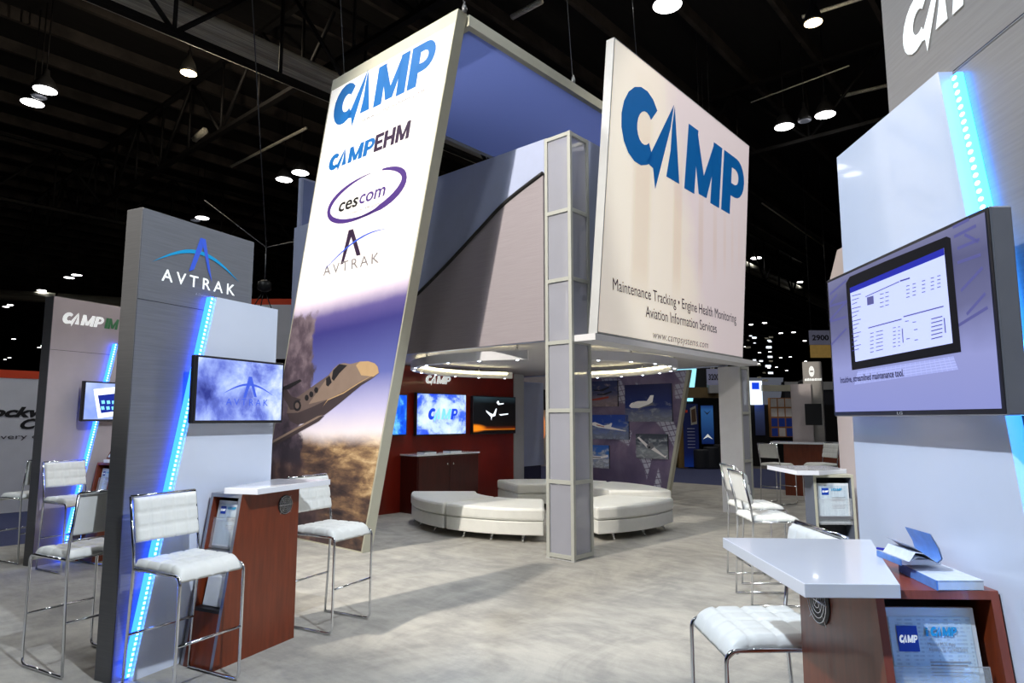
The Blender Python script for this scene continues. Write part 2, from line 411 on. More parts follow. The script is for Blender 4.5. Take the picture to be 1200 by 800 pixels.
# ================================================================== hall lamps
def lamp(px, py, z=11.0, r=.30, mat='lamp', label='', group=None, light=0, tint=(1, .97, .93), name='hall_lamp', bulb=0):
    X, Y = G(px, py, z)
    if Y > 110: z = EYE+(z-EYE)*110/Y; X, Y = X*110/Y, 110
    t = thing(name, label, 'ceiling lamp', WORLD, (X, Y, z), group)
    a = MB(); a.lathe(X, Y, [(r*1.02, z), (r*1.05, z+.05), (r*.7, z+.28), (r*.3, z+.42), (r*.25, z+.6)], M['housing'], 20); build('lamp_housing', a, t)
    a = MB(); a.lathe(X, Y, [(r*.98, z-.02), (r*.6, z-.05), (.02, z-.06)][::-1], M[mat], 20); build('lamp_lens', a, t)
    a = MB(); a.tube([(X, Y, z+.55), (X, Y, 13.95)], .02, M['truss'], 5); build('hanger', a, t)
    if bulb:
        L = bpy.data.lights.new('bare_bulb', 'POINT'); L.energy = bulb; L.shadow_soft_size = .12; L.color = (1, .85, .65); lo = bpy.data.objects.new('bare_bulb', L); COL.objects.link(lo)
        lo.location = (0, 0, -.2); lo.parent = t
    if light:
        L = bpy.data.lights.new('hall_light', 'SPOT'); L.energy = light; L.spot_size = math.radians(140); L.spot_blend = .6
        L.shadow_soft_size = r*.9; L.color = tint; lo = bpy.data.objects.new('hall_light', L); COL.objects.link(lo)
        lo.location = (0, 0, -.10); lo.parent = t
    return t
HL = 530
g2 = 'paired round hall lamps'
lamp(38, 120, label='lower left lamp of the bright pair at the upper left', light=HL)
lamp(53, 105, label='upper right lamp of the bright pair at the upper left')
lamp(46, 113, label='dim lamp between the bright pair at the upper left', mat='dim_lens', r=.2)
lamp(221, 85, 10.6, .2, mat='lamp_warm', label='small warm orange lamp under the ceiling ducts', bulb=260)
lamp(782, 5, label='large white lamp at the top edge above the white hanging sign', r=.33, light=HL)
lamp(953, 26, 10.8, .2, mat='lamp_warm', label='small warm orange lamp at the top right', bulb=110)
lamp(919, 148, label='left lamp of the bright pair right of the white hanging sign', light=HL)
lamp(967, 134, label='right lamp of the bright pair right of the white hanging sign')
lamp(943, 141, label='dim lamp between the bright pair right of the white hanging sign', mat='dim_lens', r=.2)
lamp(333, 210, label='lower lamp of the pair beside the left edge of the jet banner', r=.32, light=HL)
lamp(352, 202, label='upper lamp of the pair beside the left edge of the jet banner', r=.32)
lamp(237, 255, label='white lamp just above the dark grey AVTRAK tower')
lamp(229, 258, label='dim lamp just above the dark grey AVTRAK tower', mat='dim_lens', r=.22)
lamp(81, 325, label='left lamp of the small pair above the CAMP IM tower'); lamp(90, 322, label='right lamp of the small pair above the CAMP IM tower')
lamp(43, 343, label='left lamp of the small pair on the far pale duct'); lamp(49, 340, label='right lamp of the small pair on the far pale duct')
lamp(886, 302, label='white lamp below the right corner of the white hanging sign')
small = [(917, 333), (938, 330), (957, 353), (880, 380), (896, 378), (915, 390), (930, 389), (943, 399), (890, 413), (902, 412), (874, 406), (915, 419), (926, 418), (944, 423),
         (880, 427), (889, 426), (901, 431), (910, 430), (922, 434), (7, 359), (12, 357), (16, 397), (46, 407), (50, 405), (6, 421), (11, 419), (95, 360), (70, 404), (870, 440)]
for i, (x, y) in enumerate(small):
    lamp(x, y, r=.23, label='small distant round hall lamp glowing low in the far dark ceiling', group='tiny far hall lamps')
# unseen hall lamps added over and behind the camera as light sources
for i, (X, Y) in enumerate([(-4.5, 1.0), (4.5, 1.0), (0.5, 5.0), (6.5, 7.5), (-5.5, 6.5), (-8.0, 8.0)]):
    t = thing('hall_lamp', 'unseen round hall lamp added high overhead as a light source', 'ceiling lamp', WORLD, (X, Y, 11.0), 'added hall lamps overhead')
    a = MB(); a.lathe(X, Y, [(.31, 11), (.32, 11.05), (.2, 11.28), (.08, 11.6)], M['housing'], 20); build('lamp_housing', a, t)
    a = MB(); a.lathe(X, Y, [(.02, 10.94), (.18, 10.95), (.29, 10.98)], M['lamp'], 20); build('lamp_lens', a, t)
    L = bpy.data.lights.new('hall_light', 'SPOT'); L.energy = HL*.95; L.spot_size = math.radians(150); L.spot_blend = .7
    L.shadow_soft_size = .28; L.color = (.90, .95, 1); lo = bpy.data.objects.new('hall_light', L); COL.objects.link(lo); lo.location = (0, 0, -.10); lo.parent = t
def spot(loc, aim, e, ang, col, r=.12, blend=.35, label='black stage spotlight on the lighting rig'):
    X, Y, Z = loc
    t = thing('stage_spotlight', label, 'spotlight', WORLD, (X, Y, Z), 'stage spotlights above the stand')
    d = (Vector(aim)-Vector(loc)).normalized(); e_ = Vector(loc)-d*.45
    a = MB(); a.tube([tuple(e_), tuple(Vector(loc)-d*.03)], [.08, .15], M['black'], 14); build('lamp_barrel', a, t)
    a = MB(); a.tube([tuple(e_+d*.2), (e_.x+d.x*.2, e_.y+d.y*.2, 13.9)], .02, M['truss'], 6); build('yoke_pole', a, t)
    L = bpy.data.lights.new('spot', 'SPOT'); L.energy = e; L.spot_size = math.radians(ang); L.spot_blend = blend; L.shadow_soft_size = r; L.color = col
    lo = bpy.data.objects.new('spot', L); COL.objects.link(lo); lo.location = d*.02; lo.rotation_euler = d.to_track_quat('-Z', 'Y').to_euler(); lo.parent = t
spot((-6.8, .6, 8.6), (1.2, 8.3, 2.2), 4700, 46, (1, .93, .82), label='stage spotlight high behind the left stools aimed at the column')
spot((3.6, -1.2, 8.5), (-1.9, 5.0, 1.7), 2600, 30, (.82, .90, 1), label='stage spotlight aimed at the left grey towers')
spot((-4.2, -0.6, 8.5), (1.8, 2.4, 1.7), 2900, 42, (.74, .85, 1), label='stage spotlight aimed at the right white panel')
spot((6.5, 0.5, 9.0), (3.2, 9.6, 4.6), 1000, 34, (1, .95, .88), label='stage spotlight aimed at the hanging sign')
spot((-6.5, .3, 8.7), (-1.6, 7.9, 4.2), 500, 30, (1, .97, .95), label='stage spotlight aimed at the jet banner')

# ================================================================== tall leaning jet banner
BB = Frame(*uv(-1.25, 2.24), 130.6)
def ban(E):
    z = E.z; x = E.x
    nz = E.noise(1.0, 7, .58, off=(3, 0, 1)); nf = E.noise(2.4, 9, .62, off=(1, 0, 5))
    h = z+x*(-.05)+(nf-.5)*.08
    sky = (h/6.4).ramp([(0, c(170, 150, 130)), (.17, c(190, 176, 170)), (.225, c(214, 204, 206)), (.275, c(168, 164, 196)), (.34, c(84, 92, 152)), (.44, c(48, 46, 112)), (.475, c(86, 76, 132)), (.51, c(214, 200, 212)), (.56, c(240, 236, 234)), (1, c(248, 245, 240))])
    # sunlit cloud sea with flat streaks, brighter to the right
    nb = E.noise(2.2, 10, .66, (.8, 1, 2.6), off=(0, 0, 2), dist=.25)
    lit = nb+x*.12+(z-1.1)*.16-.02
    bank = lit.ramp([(.20, c(30, 24, 28)), (.32, c(66, 50, 44)), (.42, c(104, 80, 60)), (.52, c(150, 122, 88)), (.66, c(206, 182, 142))])
    k = E.mix((z+(nz-.5)*.35).step(1.50, 1.22), sky, bank)
    # purple-brown bank of smoke rising in the lower middle
    nl = E.noise(3.4, 9, .6, off=(4, 0, 4))
    smoke = (nl*.7+nz*.3).ramp([(.32, c(26, 20, 26)), (.48, c(58, 44, 46)), (.60, c(98, 76, 66)), (.74, c(142, 112, 86))])
    e2 = x+z*.62+(nz-.5)*1.3+(nl-.5)*.5
    k = E.mix(e2.step(-.62, -.86)*z.step(1.62, 1.35), k, smoke)
    # tall cumulus up the left side, pale at its crown
    body = (nl*.75+(z-1.8)*.12).ramp([(.26, c(40, 34, 42)), (.42, c(74, 62, 72)), (.56, c(112, 98, 106)), (.68, c(164, 150, 152)), (.8, c(216, 206, 204))])
    edge = x+z*(-.16)+(nz-.5)*.7+(nl-.5)*.45
    top = (z+(nl-.5)*.7).step(3.12, 3.0)
    return E.mix((edge.step(-1.60, -1.68))*top*z.step(.9, 1.1), k, body)
M['banner'] = art('jet_banner_print', ban, glow=SIGN*.95, rough=.55)
def shear_x(z): return 1.565*z/6.38
BH = 6.38; BW = 2.52
t = thing('jet_banner', 'tall leaning white banner with CAMP lettering and a jet flying over clouds', 'banner', BB, (0, 0, 0))
mb = MB(); e = .045
o_ = [(-BW, 0), (0, 0), (shear_x(BH), BH), (shear_x(BH)-BW, BH)]
mb.slab(o_, .004, .15, M['tan']); build('banner_frame', mb, t, label='champagne frame')
mb = MB(); mb.flat([(-BW+.03, .02), (-.015, .02), (shear_x(BH-.16)-.015, BH-.16), (shear_x(BH-.16)-BW+.03, BH-.16)], 0.0, M['banner']); build('printed_fabric', mb, t)
mb = MB(); Y1 = -.003
put_camp(mb, -.95, 1.20, 5.66, .52, Y1, M['pblue'])
build('logo_letters', mb, t, label='large blue CAMP letters'); mb = MB()
put_text(mb, 'www.campsystems.com', -.22, 1.0, 5.53, .07, Y1, M['pgrey'], .0, .3, 1.15)
build('web_address', mb, t); mb = MB()
put_camp(mb, -1.0, .06, 5.04, .21, Y1, M['pblue'])
put_block(mb, 'EHM', .03, .78, 5.04, .22, Y1, M['pdark'])
put_text(mb, 'ENGINE HEALTH MONITORING', -.72, .72, 4.90, .07, Y1, M['pfaint'], 0, 0, 1.1)
build('engine_logo', mb, t); mb = MB()
# cescom ring
pts = [(-.14+.80*math.cos(math.radians(a))+.0, 4.50+.27*math.sin(math.radians(a))+.05*math.cos(math.radians(a))) for a in range(-105, 215, 8)]
wd = [.006+.035*max(0, math.cos(math.radians(a)*1.0)) for a in range(-105, 215, 8)]
crescent(mb, pts[:22], [.012+.04*max(0, math.sin(PI*i/21))*(1 if i > 4 else .5) for i in range(22)], Y1, M['ppurple'])
pts2 = [(-.14+.80*math.cos(math.radians(a)), 4.50+.27*math.sin(math.radians(a))+.05*math.cos(math.radians(a))) for a in range(75, 300, 8)]
crescent(mb, pts2, .038, Y1, M['ppurple'])
put_text(mb, 'ces', -.70, -.26, 4.40, .18, Y1-.001, M['black'], .018, .25)
put_text(mb, 'com', -.24, .30, 4.41, .18, Y1-.001, M['ppurple'], .012, .25)
put_text(mb, 'A Division of CAMP Systems', -.5, .2, 4.31, .04, Y1-.001, M['pgrey'])
build('oval_logo', mb, t); mb = MB()
put_text(mb, 'AVTRAK', -1.02, .20, 3.56, .14, Y1, M['pgrey'], 0, 0, 1.35)
mb.flat([(-.46, 4.10), (-.36, 4.10), (-.18, 3.72), (-.27, 3.72), (-.40, 4.0)], Y1, M['pdark'])
mb.flat([(-.46, 4.10), (-.38, 4.04), (-.56, 3.66), (-.62, 3.66)], Y1, M['pdark'])
crescent(mb, [(-1.05+1.45*i/16, 3.62+.36*math.sin(PI*.62*i/16)) for i in range(17)], .012, Y1-.001, M['plightblue'])
build('peaked_logo', mb, t)
# jet, traced as a flat print
def zp(x, y): return BB.p(300+x*.4124, 320+y*.4124)
def pj(name, col, g=.25): return pm(name, c(*col), .6, 0, 5, .06, glow=SIGN*g*2)
J = dict(a=pj('jet_cream', (124, 106, 94)), b=pj('jet_mid', (92, 78, 74)), d=pj('jet_shade', (56, 46, 48)), k=pj('jet_glass', (22, 20, 24)), h=pj('jet_light', (172, 142, 104)))
mb = MB()
fus = [(350, 283), (347, 266), (338, 256), (320, 250), (296, 251), (270, 258), (252, 255), (236, 258), (222, 270), (206, 290), (180, 308), (152, 328), (122, 350), (104, 360), (92, 376), (88, 398), (98, 420), (118, 430), (150, 424), (178, 410), (196, 402), (215, 388), (240, 368), (268, 344), (300, 318), (335, 296)]
mb.flat([zp(*q) for q in fus[:8]+fus[8:9]+[(150, 372), (230, 352), (300, 306), (340, 288)]], -.004, J['a'])
mb.flat([zp(*q) for q in fus], -.0035, J['b'])
mb.flat([zp(*q) for q in [(88, 398), (98, 420), (118, 430), (150, 424), (178, 410), (196, 402), (240, 368), (300, 318), (335, 296), (285, 318), (220, 352), (160, 380), (120, 396)]], -.0045, J['d'])
mb.flat([zp(*q) for q in [(350, 283), (347, 266), (338, 256), (320, 250), (296, 251), (285, 262), (300, 290), (335, 294)]], -.005, J['h'])
mb.flat([zp(*q) for q in [(216, 300), (220, 276), (238, 258), (260, 262), (238, 284), (222, 306)]], -.005, J['k'])
mb.flat([zp(*q) for q in [(200, 300), (210, 290), (216, 310), (206, 322), (200, 318)]], -.005, J['k'])
for q in ((172, 332), (158, 344), (145, 354)): mb.flat([zp(q[0]+6*math.cos(a*PI/4), q[1]+9*math.sin(a*PI/4)) for a in range(8)], -.005, J['k'])
mb.flat([zp(*q) for q in [(40, 484), (176, 410), (196, 404), (180, 420), (46, 494)]], -.006, J['d'])
mb.flat([zp(*q) for q in [(40, 480), (176, 406), (192, 402), (176, 412), (42, 486)]], -.0065, J['a'])
mb.flat([zp(*q) for q in [(72, 330), (82, 322), (102, 350), (128, 358), (112, 388), (98, 388), (78, 350)]], -.004, J['d'])
mb.flat([zp(*q) for q in [(70, 326), (126, 301), (131, 306), (92, 330), (74, 332)]], -.0045, J['k'])
mb.flat([zp(118+11*math.cos(a*PI/6), 376+16*math.sin(a*PI/6)) for a in range(12)], -.005, J['k'])
mb.flat([zp(118+6*math.cos(a*PI/6), 376+9*math.sin(a*PI/6)) for a in range(12)], -.0055, J['b'])
crescent(mb, [zp(*q) for q in [(345, 284), (300, 308), (250, 340), (205, 360), (190, 380)]], .008, -.0055, J['h'])
build('printed_jet', mb, t, label='tan business jet printed on the banner')

# canopy slab behind the banner head
t = thing('canopy', 'overhead canopy slab with blue underside and champagne rim behind the jet banner', 'canopy', BU, (-1.09, .66, 6.22))
mb = MB(); mb.box(-1.09, 5.6, .66, .74, 6.24, 6.38, M['tan']); mb.box(-1.09, 5.6, 3.12, 3.2, 6.24, 6.38, M['tan']); mb.box(5.52, 5.6, .74, 3.12, 6.24, 6.38, M['tan']); mb.box(-1.09, -1.01, .74, 3.12, 6.24, 6.38, M['tan']); build('rim', mb, t)
m, nt, b = newmat('translucent_blue_fabric'); E = Ctx(nt)
b.inputs['Roughness'].default_value = .9
k = E.mix(E.noise(60), c(118, 134, 196), c(128, 144, 204)); nt.links.new(k, b.inputs['Base Color'])
tr = nt.nodes.new('ShaderNodeBsdfTranslucent'); tr.inputs[0].default_value = c(112, 130, 205)
mx = nt.nodes.new('ShaderNodeMixShader'); mx.inputs[0].default_value = .6
nt.links.new(b.outputs[0], mx.inputs[1]); nt.links.new(tr.outputs[0], mx.inputs[2]); nt.links.new(mx.outputs[0], nt.nodes['Material Output'].inputs[0])
mb = MB(); mb.add([(-1.01, .74, 6.25), (5.52, .74, 6.25), (5.52, 3.12, 6.25), (-1.01, 3.12, 6.25)], [[3, 2, 1, 0]], m); build('blue_fabric', mb, t, label='blue stretched fabric underside')
for i, (u_, v_) in enumerate([(-1.15, .68), (1.05, .69), (3.0, .69), (-1.15, 3.1)]):
    p = BU.world(u_, v_, 6.38); q = BU.world(u_-.6, v_+.1, 13.6)
    mb = MB(); mb.tube([tuple(p), tuple(q)], .006, M['steel_wire'], 5); mb.lathe(p.x, p.y, [(.03, 6.38), (.03, 6.44), (.008, 6.52)], M['steel_wire'], 8)
    build('suspension_cable', mb, F=WORLD, base=tuple(p), label=['steel cable rising from the top corner of the jet banner', 'steel cable holding the middle of the canopy rim', 'steel cable holding the far part of the canopy rim', 'steel cable at the left corner of the jet banner'][i], cat='cable')

# ================================================================== header box
HZ0, HZ1 = 2.56, 5.12
t = thing('header_box', 'big suspended grey header box with dark sweeping arch behind the column', 'header box', BU, (0, 0, HZ0))
mb = MB(); mb.box(0, .10, .40, 6.3, HZ0, HZ1, M['boxlight']); build('front_face', mb, t)
mb = MB(); mb.box(.40, 5.0, 0, .10, HZ0, HZ1, M['boxlight']); build('side_face', mb, t)
mb = MB(); mb.box(.10, 5.4, 6.2, 6.3, HZ0, HZ1, M['boxlight']); mb.box(5.3, 5.4, .4, 6.2, HZ0, HZ1, M['boxlight']); build('rear_faces', mb, t)
mb = MB(); mb.box(.10, 5.3, .10, 6.2, HZ0+.02, HZ0+.10, M['soffit']); build('soffit', mb, t)
cpx = [(.404, 4.66), (.75, 4.50), (1.124, 4.15), (1.70, 3.72), (2.38, 3.42), (2.9, 3.15), (3.3, 2.85)]
cpx = [(-q_[0], q_[1]) for q_ in (BV.p(x_, y_, -.03) for x_, y_ in ((636, 204.5), (592.5, 238), (562.5, 269), (525, 309), (487.5, 346)))]
cpx += [(cpx[-1][0]+.7, cpx[-1][1]-.33), (cpx[-1][0]+1.5, cpx[-1][1]-.62)]
def mono(pts, n=6):
    out = []
    for i in range(len(pts)-1):
        p0 = pts[max(0, i-1)]; p1 = pts[i]; p2 = pts[i+1]; p3 = pts[min(len(pts)-1, i+2)]
        for k in range(n):
            s_ = k/n
            out.append(tuple(.5*((2*p1[j])+(-p0[j]+p2[j])*s_+(2*p0[j]-5*p1[j]+4*p2[j]-p3[j])*s_*s_+(-p0[j]+3*p1[j]-3*p2[j]+p3[j])*s_**3) for j in (0, 1)))
    return out+[pts[-1]]
cv = mono(cpx)
mb = MB()
ar = [(v, z) for v, z in cv]
vs = []; fs = []
for v_, z_ in ar: vs += [(-.03, v_, HZ0+.0), (-.03, v_, z_), (.0, v_, HZ0), (.0, v_, z_)]
for i in range(len(ar)-1):
    a = i*4; fs += [[a, a+4, a+5, a+1][::-1], [a+1, a+5, a+7, a+3], [a+2, a+6, a+4, a]]
fs.append([0, 1, 3, 2]); mb.add(vs, fs, M['boxdark']); build('arched_cladding', mb, t, label='darker ribbed cladding under the arch')
mb = MB(); mb.tube([(-.03, v_, z_+.02) for v_, z_ in ar], .028, M['black'], 6); build('arch_trim', mb, t, label='black arch line')
mb = MB(); mb.add([(-.02, 5.75, 4.10), (-.02, 5.95, 3.62), (-.02, 6.12, 3.58), (.0, 5.75, 4.10), (.0, 5.95, 3.62), (.0, 6.12, 3.58), (-.02, 5.2, 5.0), (0, 5.2, 5.0)], [[0, 1, 2], [3, 5, 4], [0, 3, 4, 1], [1, 4, 5, 2], [2, 5, 3, 0]], M['black']); build('swoosh', mb, t, label='black swoosh near the left end')
# blade panel beyond the box, seen left of the banner
mb = MB(); mb.slab([(.12, 2.6), (5.0, 2.6), (5.0, 6.14), (.12, 6.14)], 6.32, 6.42, M['boxlight'])
mb.flat([(.16, 2.64), (4.96, 2.64), (4.96, 6.1), (.16, 6.1)], 6.31, M['blue_under'])
build('blade_sign', mb, F=BU, base=(.12, 6.32, 2.6), label='blue hanging panel rising behind the left end of the grey header box', cat='sign')


# ================================================================== columns
def column(F, x, y, s, H, label, cells, cable=True):
    t = thing('lattice_column', label, 'column', F, (x, y, 0))
    w = .045; cs = [(x, y), (x+s-w, y), (x+s-w, y+s-w), (x, y+s-w)]
    for (a_, b_) in cs:
        mb = MB(); mb.box(a_, a_+w, b_, b_+w, 0, H, M['colframe']); build('post', mb, t, bevel=.003)
    for z in cells:
        mb = MB()
        mb.box(x+w, x+s-w, y, y+w, z, z+w, M['colframe']); mb.box(x+w, x+s-w, y+s-w, y+s, z, z+w, M['colframe'])
        mb.box(x, x+w, y+w, y+s-w, z, z+w, M['colframe']); mb.box(x+s-w, x+s, y+w, y+s-w, z, z+w, M['colframe'])
        build('crossbar', mb, t)
    for i in range(len(cells)-1):
        z0, z1 = cells[i]+w, cells[i+1]
        g = .006
        mb = MB()
        mb.box(x+w, x+s-w, y+.02, y+.02+g, z0, z1, M['frost']); build('frosted_pane', mb, t)
        mb = MB(); mb.box(x+.02, x+.02+g, y+w, y+s-w, z0, z1, M['frost']); build('frosted_pane', mb, t)
        mb = MB(); mb.box(x+s-.02-g, x+s-.02, y+w, y+s-w, z0, z1, M['frost']); build('frosted_pane', mb, t)
        mb = MB(); mb.box(x+w, x+s-w, y+s-.02-g, y+s-.02, z0, z1, M['frost']); build('frosted_pane', mb, t)
    mb = MB(); mb.tube([(x+s*.5, y+s*.5, .02), (x+s*.5, y+s*.5, H-.05)], .05, M['alu'], 12); build('core_pole', mb, t)
    mb = MB(); mb.box(x-.005, x+s+.005, y-.005, y+s+.005, 0, .012, M['alu']); build('base_plate', mb, t)
    return t
column(BU, 0, 0, .40, 5.12, 'tall slim frosted lattice column standing before the white ottomans', [.02, .86, 1.69, 2.50, 3.26, 4.11, 5.07])
column(BU, 5.02, .02, .40, 2.54, 'short frosted column under the far right end of the hanging sign', [.02, .86, 1.69, 2.49])
# bright face board on the short column
mb = MB(); mb.box(5.0, 5.018, .02, .42, 0, 2.52, M['white_paint']); build('column_board', mb, F=BU, base=(5.0, .2, 0), label='plain white board on the front of the short column', cat='board')

# ================================================================== hanging sign
SG = Frame(*uv(0, -.30), 41.2)
def sgn(E):
    x, z = E.x, E.z
    u_ = x-z*.128
    k = (u_*.3+z*.12+(E.noise(1.2)-.5)*.3).ramp([(0, c(238, 226, 214)), (.35, c(248, 240, 226)), (.8, c(242, 230, 216)), (1, c(226, 212, 214))])
    # pale blade outlines fading to the right
    acc = None
    for cx, w, top, bot, s in ((1.0, .30, 3.9, .55, .30), (2.0, .17, 3.4, .75, .30), (2.75, .11, 3.2, 1.05, .26), (3.25, .09, 3.0, 1.25, .24), (3.62, .07, 2.9, 1.4, .22), (3.92, .06, 2.8, 1.5, .20), (4.2, .05, 2.7, 1.6, .16)):
        q = (u_+z*.03-cx).op('ABSOLUTE')+((z-bot).op('MULTIPLY', -1.6)).op('MAXIMUM', 0.0)*.12
        a = q.step(w, w*.45)*(z.step(bot-.3, bot+.5))*(z.step(top, top-1.4))*s
        acc = a if acc is None else acc+a
    return E.mix(acc.op('MINIMUM', .5), k, c(206, 176, 146))
M['signface'] = art('hanging_sign_print', sgn, glow=SIGN*1.0, rough=.55)
t = thing('hanging_sign', 'large white hanging sign with blue CAMP lettering above maintenance tracking text', 'sign', SG, (0, 0, 2.58))
z0, z1 = 2.60, 6.48; xb0, xb1, xt0, xt1 = .10, 4.34, .60, 5.04
mb = MB(); mb.slab([(xb0-.02, z0), (xb1+.02, z0), (xt1+.02, z1), (xt0-.02, z1)], .003, .12, M['alu']); build('sign_frame', mb, t, label='pale aluminium frame')
mb = MB(); mb.flat([(xb0, z0+.02), (xb1, z0+.02), (xt1, z1-.02), (xt0, z1-.02)], 0, M['signface']); build('sign_face', mb, t)
mb = MB(); put_camp(mb, .60, 4.73, 4.97, 1.07, -.004, M['pblue']); build('logo_letters', mb, t, label='big blue CAMP letters')
mb = MB()
put_text(mb, 'Maintenance Tracking • Engine Health Monitoring', .43, 4.13, 3.16, .155, -.004, M['pdark'])
build('slogan_letters', mb, t); mb = MB()
put_text(mb, 'Aviation Information Services', 1.20, 3.36, 2.92, .155, -.004, M['pdark'])
build('slogan_letters', mb, t); mb = MB()
put_text(mb, 'www.campsystems.com', 1.38, 3.04, 2.66, .11, -.004, M['pgrey'], 0, .25, 1.05)
build('web_address', mb, t)
mb = MB(); mb.box(.04, 5.0, 0.0, .32, 2.52, 2.595, M['white_paint']); build('ledge', mb, t)

# ================================================================== ring light under the soffit
RC = (0.5, 10.55)
def band(mb, r, w, z0, z1, a0, a1, mat, n=40):
    vs = []; fs = []
    for i in range(n+1):
        a = math.radians(a0+(a1-a0)*i/n); cx, sy = math.cos(a), math.sin(a)
        for rr, zz in ((r, z0), (r+w, z0), (r+w, z1), (r, z1)): vs.append((RC[0]+rr*cx, RC[1]+rr*sy, zz))
    for i in range(n):
        for k in range(4): fs.append([i*4+k, (i+1)*4+k, (i+1)*4+(k+1) % 4, i*4+(k+1) % 4])
    fs += [[0, 1, 2, 3], [n*4+3, n*4+2, n*4+1, n*4]]
    mb.add(vs, fs, mat, False)
M['cove'] = em('cove_strip', (1, .88, .52, 1), 9.0)
for nm, a0, a1, lab in (('ring_light', 104, 262, 'left curved white ring light hanging under the header box'), ('ring_light', -76, 76, 'right curved white ring light hanging under the header box')):
    t = thing(nm, lab, 'ring light', WORLD, (RC[0]+2.05*math.cos(math.radians((a0+a1)/2)), RC[1]+2.05*math.sin(math.radians((a0+a1)/2)), 2.35))
    mb = MB(); band(mb, 2.02, .10, 2.38, 2.50, a0, a1, M['white_paint']); build('curved_band', mb, t)
    mb = MB(); band(mb, 2.008, .010, 2.455, 2.485, a0+3, a1-3, M['cove']); build('cove_strip', mb, t)
    n = 11
    for i in range(n):
        a = math.radians(a0+4+(a1-a0-8)*i/(n-1)); x, y = RC[0]+2.07*math.cos(a), RC[1]+2.07*math.sin(a)
        mb = MB(); mb.lathe(x, y, [(.012, 2.372), (.020, 2.376), (.022, 2.382)], M['downlight'], 12); build('downlight', mb, t)
        if i % 3 == 1:
            L = bpy.data.lights.new('downlight', 'SPOT'); L.energy = 17; L.spot_size = math.radians(150); L.spot_blend = .8; L.shadow_soft_size = .02; L.color = (.92, .95, 1)
            lo = bpy.data.objects.new('downlight', L); COL.objects.link(lo); lo.parent = t; lo.location = (x-t.location.x, y-t.location.y, 2.362-2.35)
            mb = MB(); mb.tube([(x, y, 2.50), (x, y, 2.58)], .012, M['chrome'], 6); build('hanger_rod', mb, t)

# ================================================================== red wall with screens
RW = Frame(*uv(0, 4.62), 41.2)
mb = MB(); mb.box(-.2, 4.30, 0, .12, 0, 2.56, M['redwall']); build('partition', mb, F=RW, base=(.2, 0, 0), label='tall mahogany red display wall carrying three screens', cat='wall panel')
mb = MB()
l0 = RW.p(497, 446)[0]; l1 = RW.p(527, 446)[0]
put_camp(mb, l0, l1, 2.26, .15, -.032, M['white_letter']); put_camp(mb, l0, l1, 2.26, .15, -.026, M['white_letter'])
build('wall_letters', mb, F=RW, base=(l0, 0, 2.26), label='small white CAMP letters mounted high on the red wall', cat='lettering')
def cloudsky(s, off, lo, mid, hi, a=.36, b_=.62, d=.8):
    return lambda E: E.noise(s, 6, .6, off=off, dist=d).ramp([(a-.1, lo), ((a+b_)/2, mid), (b_, hi)])
def screen(F, x0, x1, z0, z1, yf, dep, mat, label, side='bezel', bz=.018, extra=None, bracket=True, name='wall_screen', bd=.045):
    t = thing(name, label, 'screen', F, ((x0+x1)/2, yf+dep, z0))
    mb = MB(); mb.box(x0, x1, yf, yf+dep, z0, z1, M[side]); build('screen_body', mb, t, bevel=.006)
    mb = MB(); mb.flat([(x0+bz*.1, z0+.004), (x1-bz*.1, z0+.004), (x1-bz*.1, z1-.004), (x0+bz*.1, z1-.004)], yf-.002, M['bezel']); build('bezel', mb, t)
    mb = MB(); mb.flat([(x0+bz, z0+bz*1.3), (x1-bz, z0+bz*1.3), (x1-bz, z1-bz), (x0+bz, z1-bz)], yf-.004, mat); build('picture', mb, t)
    if extra:
        mb = MB(); extra(mb, yf-.0055); build('picture_graphics', mb, t)
    if bracket:
        mb = MB(); mb.box((x0+x1)/2-.12, (x0+x1)/2+.12, yf+dep, yf+dep+bd, (z0+z1)/2-.12, (z0+z1)/2+.12, M['black']); build('wall_bracket', mb, t)
    return t
k = c
mA = art('screen_clouds', lambda E: (E.noise(2.6, 7, .6, off=(2, 0, 3.3), dist=.3)+((E.x*E.x)*1.2+(E.z-.36)*(E.z-.36)*6.0).step(.8, .0)*.13).ramp([(.30, c(12, 30, 215)), (.47, c(60, 100, 240)), (.58, c(190, 215, 255)), (.75, c(225, 238, 255))]), glow=1.0, base=0)
mB = art('screen_deep_blue', lambda E: E.noise(1.6, 6, .6, off=(5, 0, 1), dist=1.4).ramp([(.35, c(8, 20, 170)), (.55, c(10, 90, 230)), (.7, c(120, 210, 255))]), glow=1.1, base=0)
def nightf(E):
    h = E.z; g = h.ramp([(0, c(3, 2, 3)), (.07, c(10, 5, 2)), (.09, c(220, 120, 16)), (.11, c(110, 40, 5)), (.16, c(14, 7, 4)), (.3, c(3, 4, 6)), (.6, c(4, 6, 8)), (.74, c(40, 58, 66))])
    q = ((E.x+.62)*(E.x+.62)*3+(h-.12)*(h-.12)*60).step(.5, .0)
    return E.mix(q*.9, E.mix(E.x.step(-.3, .1)*.5, g, c(8, 5, 4)), c(255, 140, 20))
mC = art('screen_night', nightf, glow=1.0, base=0)
EB = em('pic_blue', c(20, 60, 200), 1.0); EW = em('pic_white', c(235, 245, 255), 1.2); EC = em('pic_pale_cyan', c(120, 200, 245), 1.0)
def gA(mb, y): put_camp(mb, 1.78, 2.54, 1.60, .20, y, EB, {'A': EC, 'M': EC})
def gC(mb, y):
    for q in ([(.28, .46), (.40, .40), (.47, .38), (.54, .50), (.56, .49), (.52, .35), (.44, .33), (.42, .26), (.41, .33), (.30, .42)], [(.62, .38), (.86, .40), (.86, .38), (.66, .355)], [(.55, .62), (.60, .66), (.63, .60), (.74, .61), (.74, .59), (.60, .57)]):
        mb.flat([(2.99+x*1.15, 1.32+z) for x, z in q], y, EW)
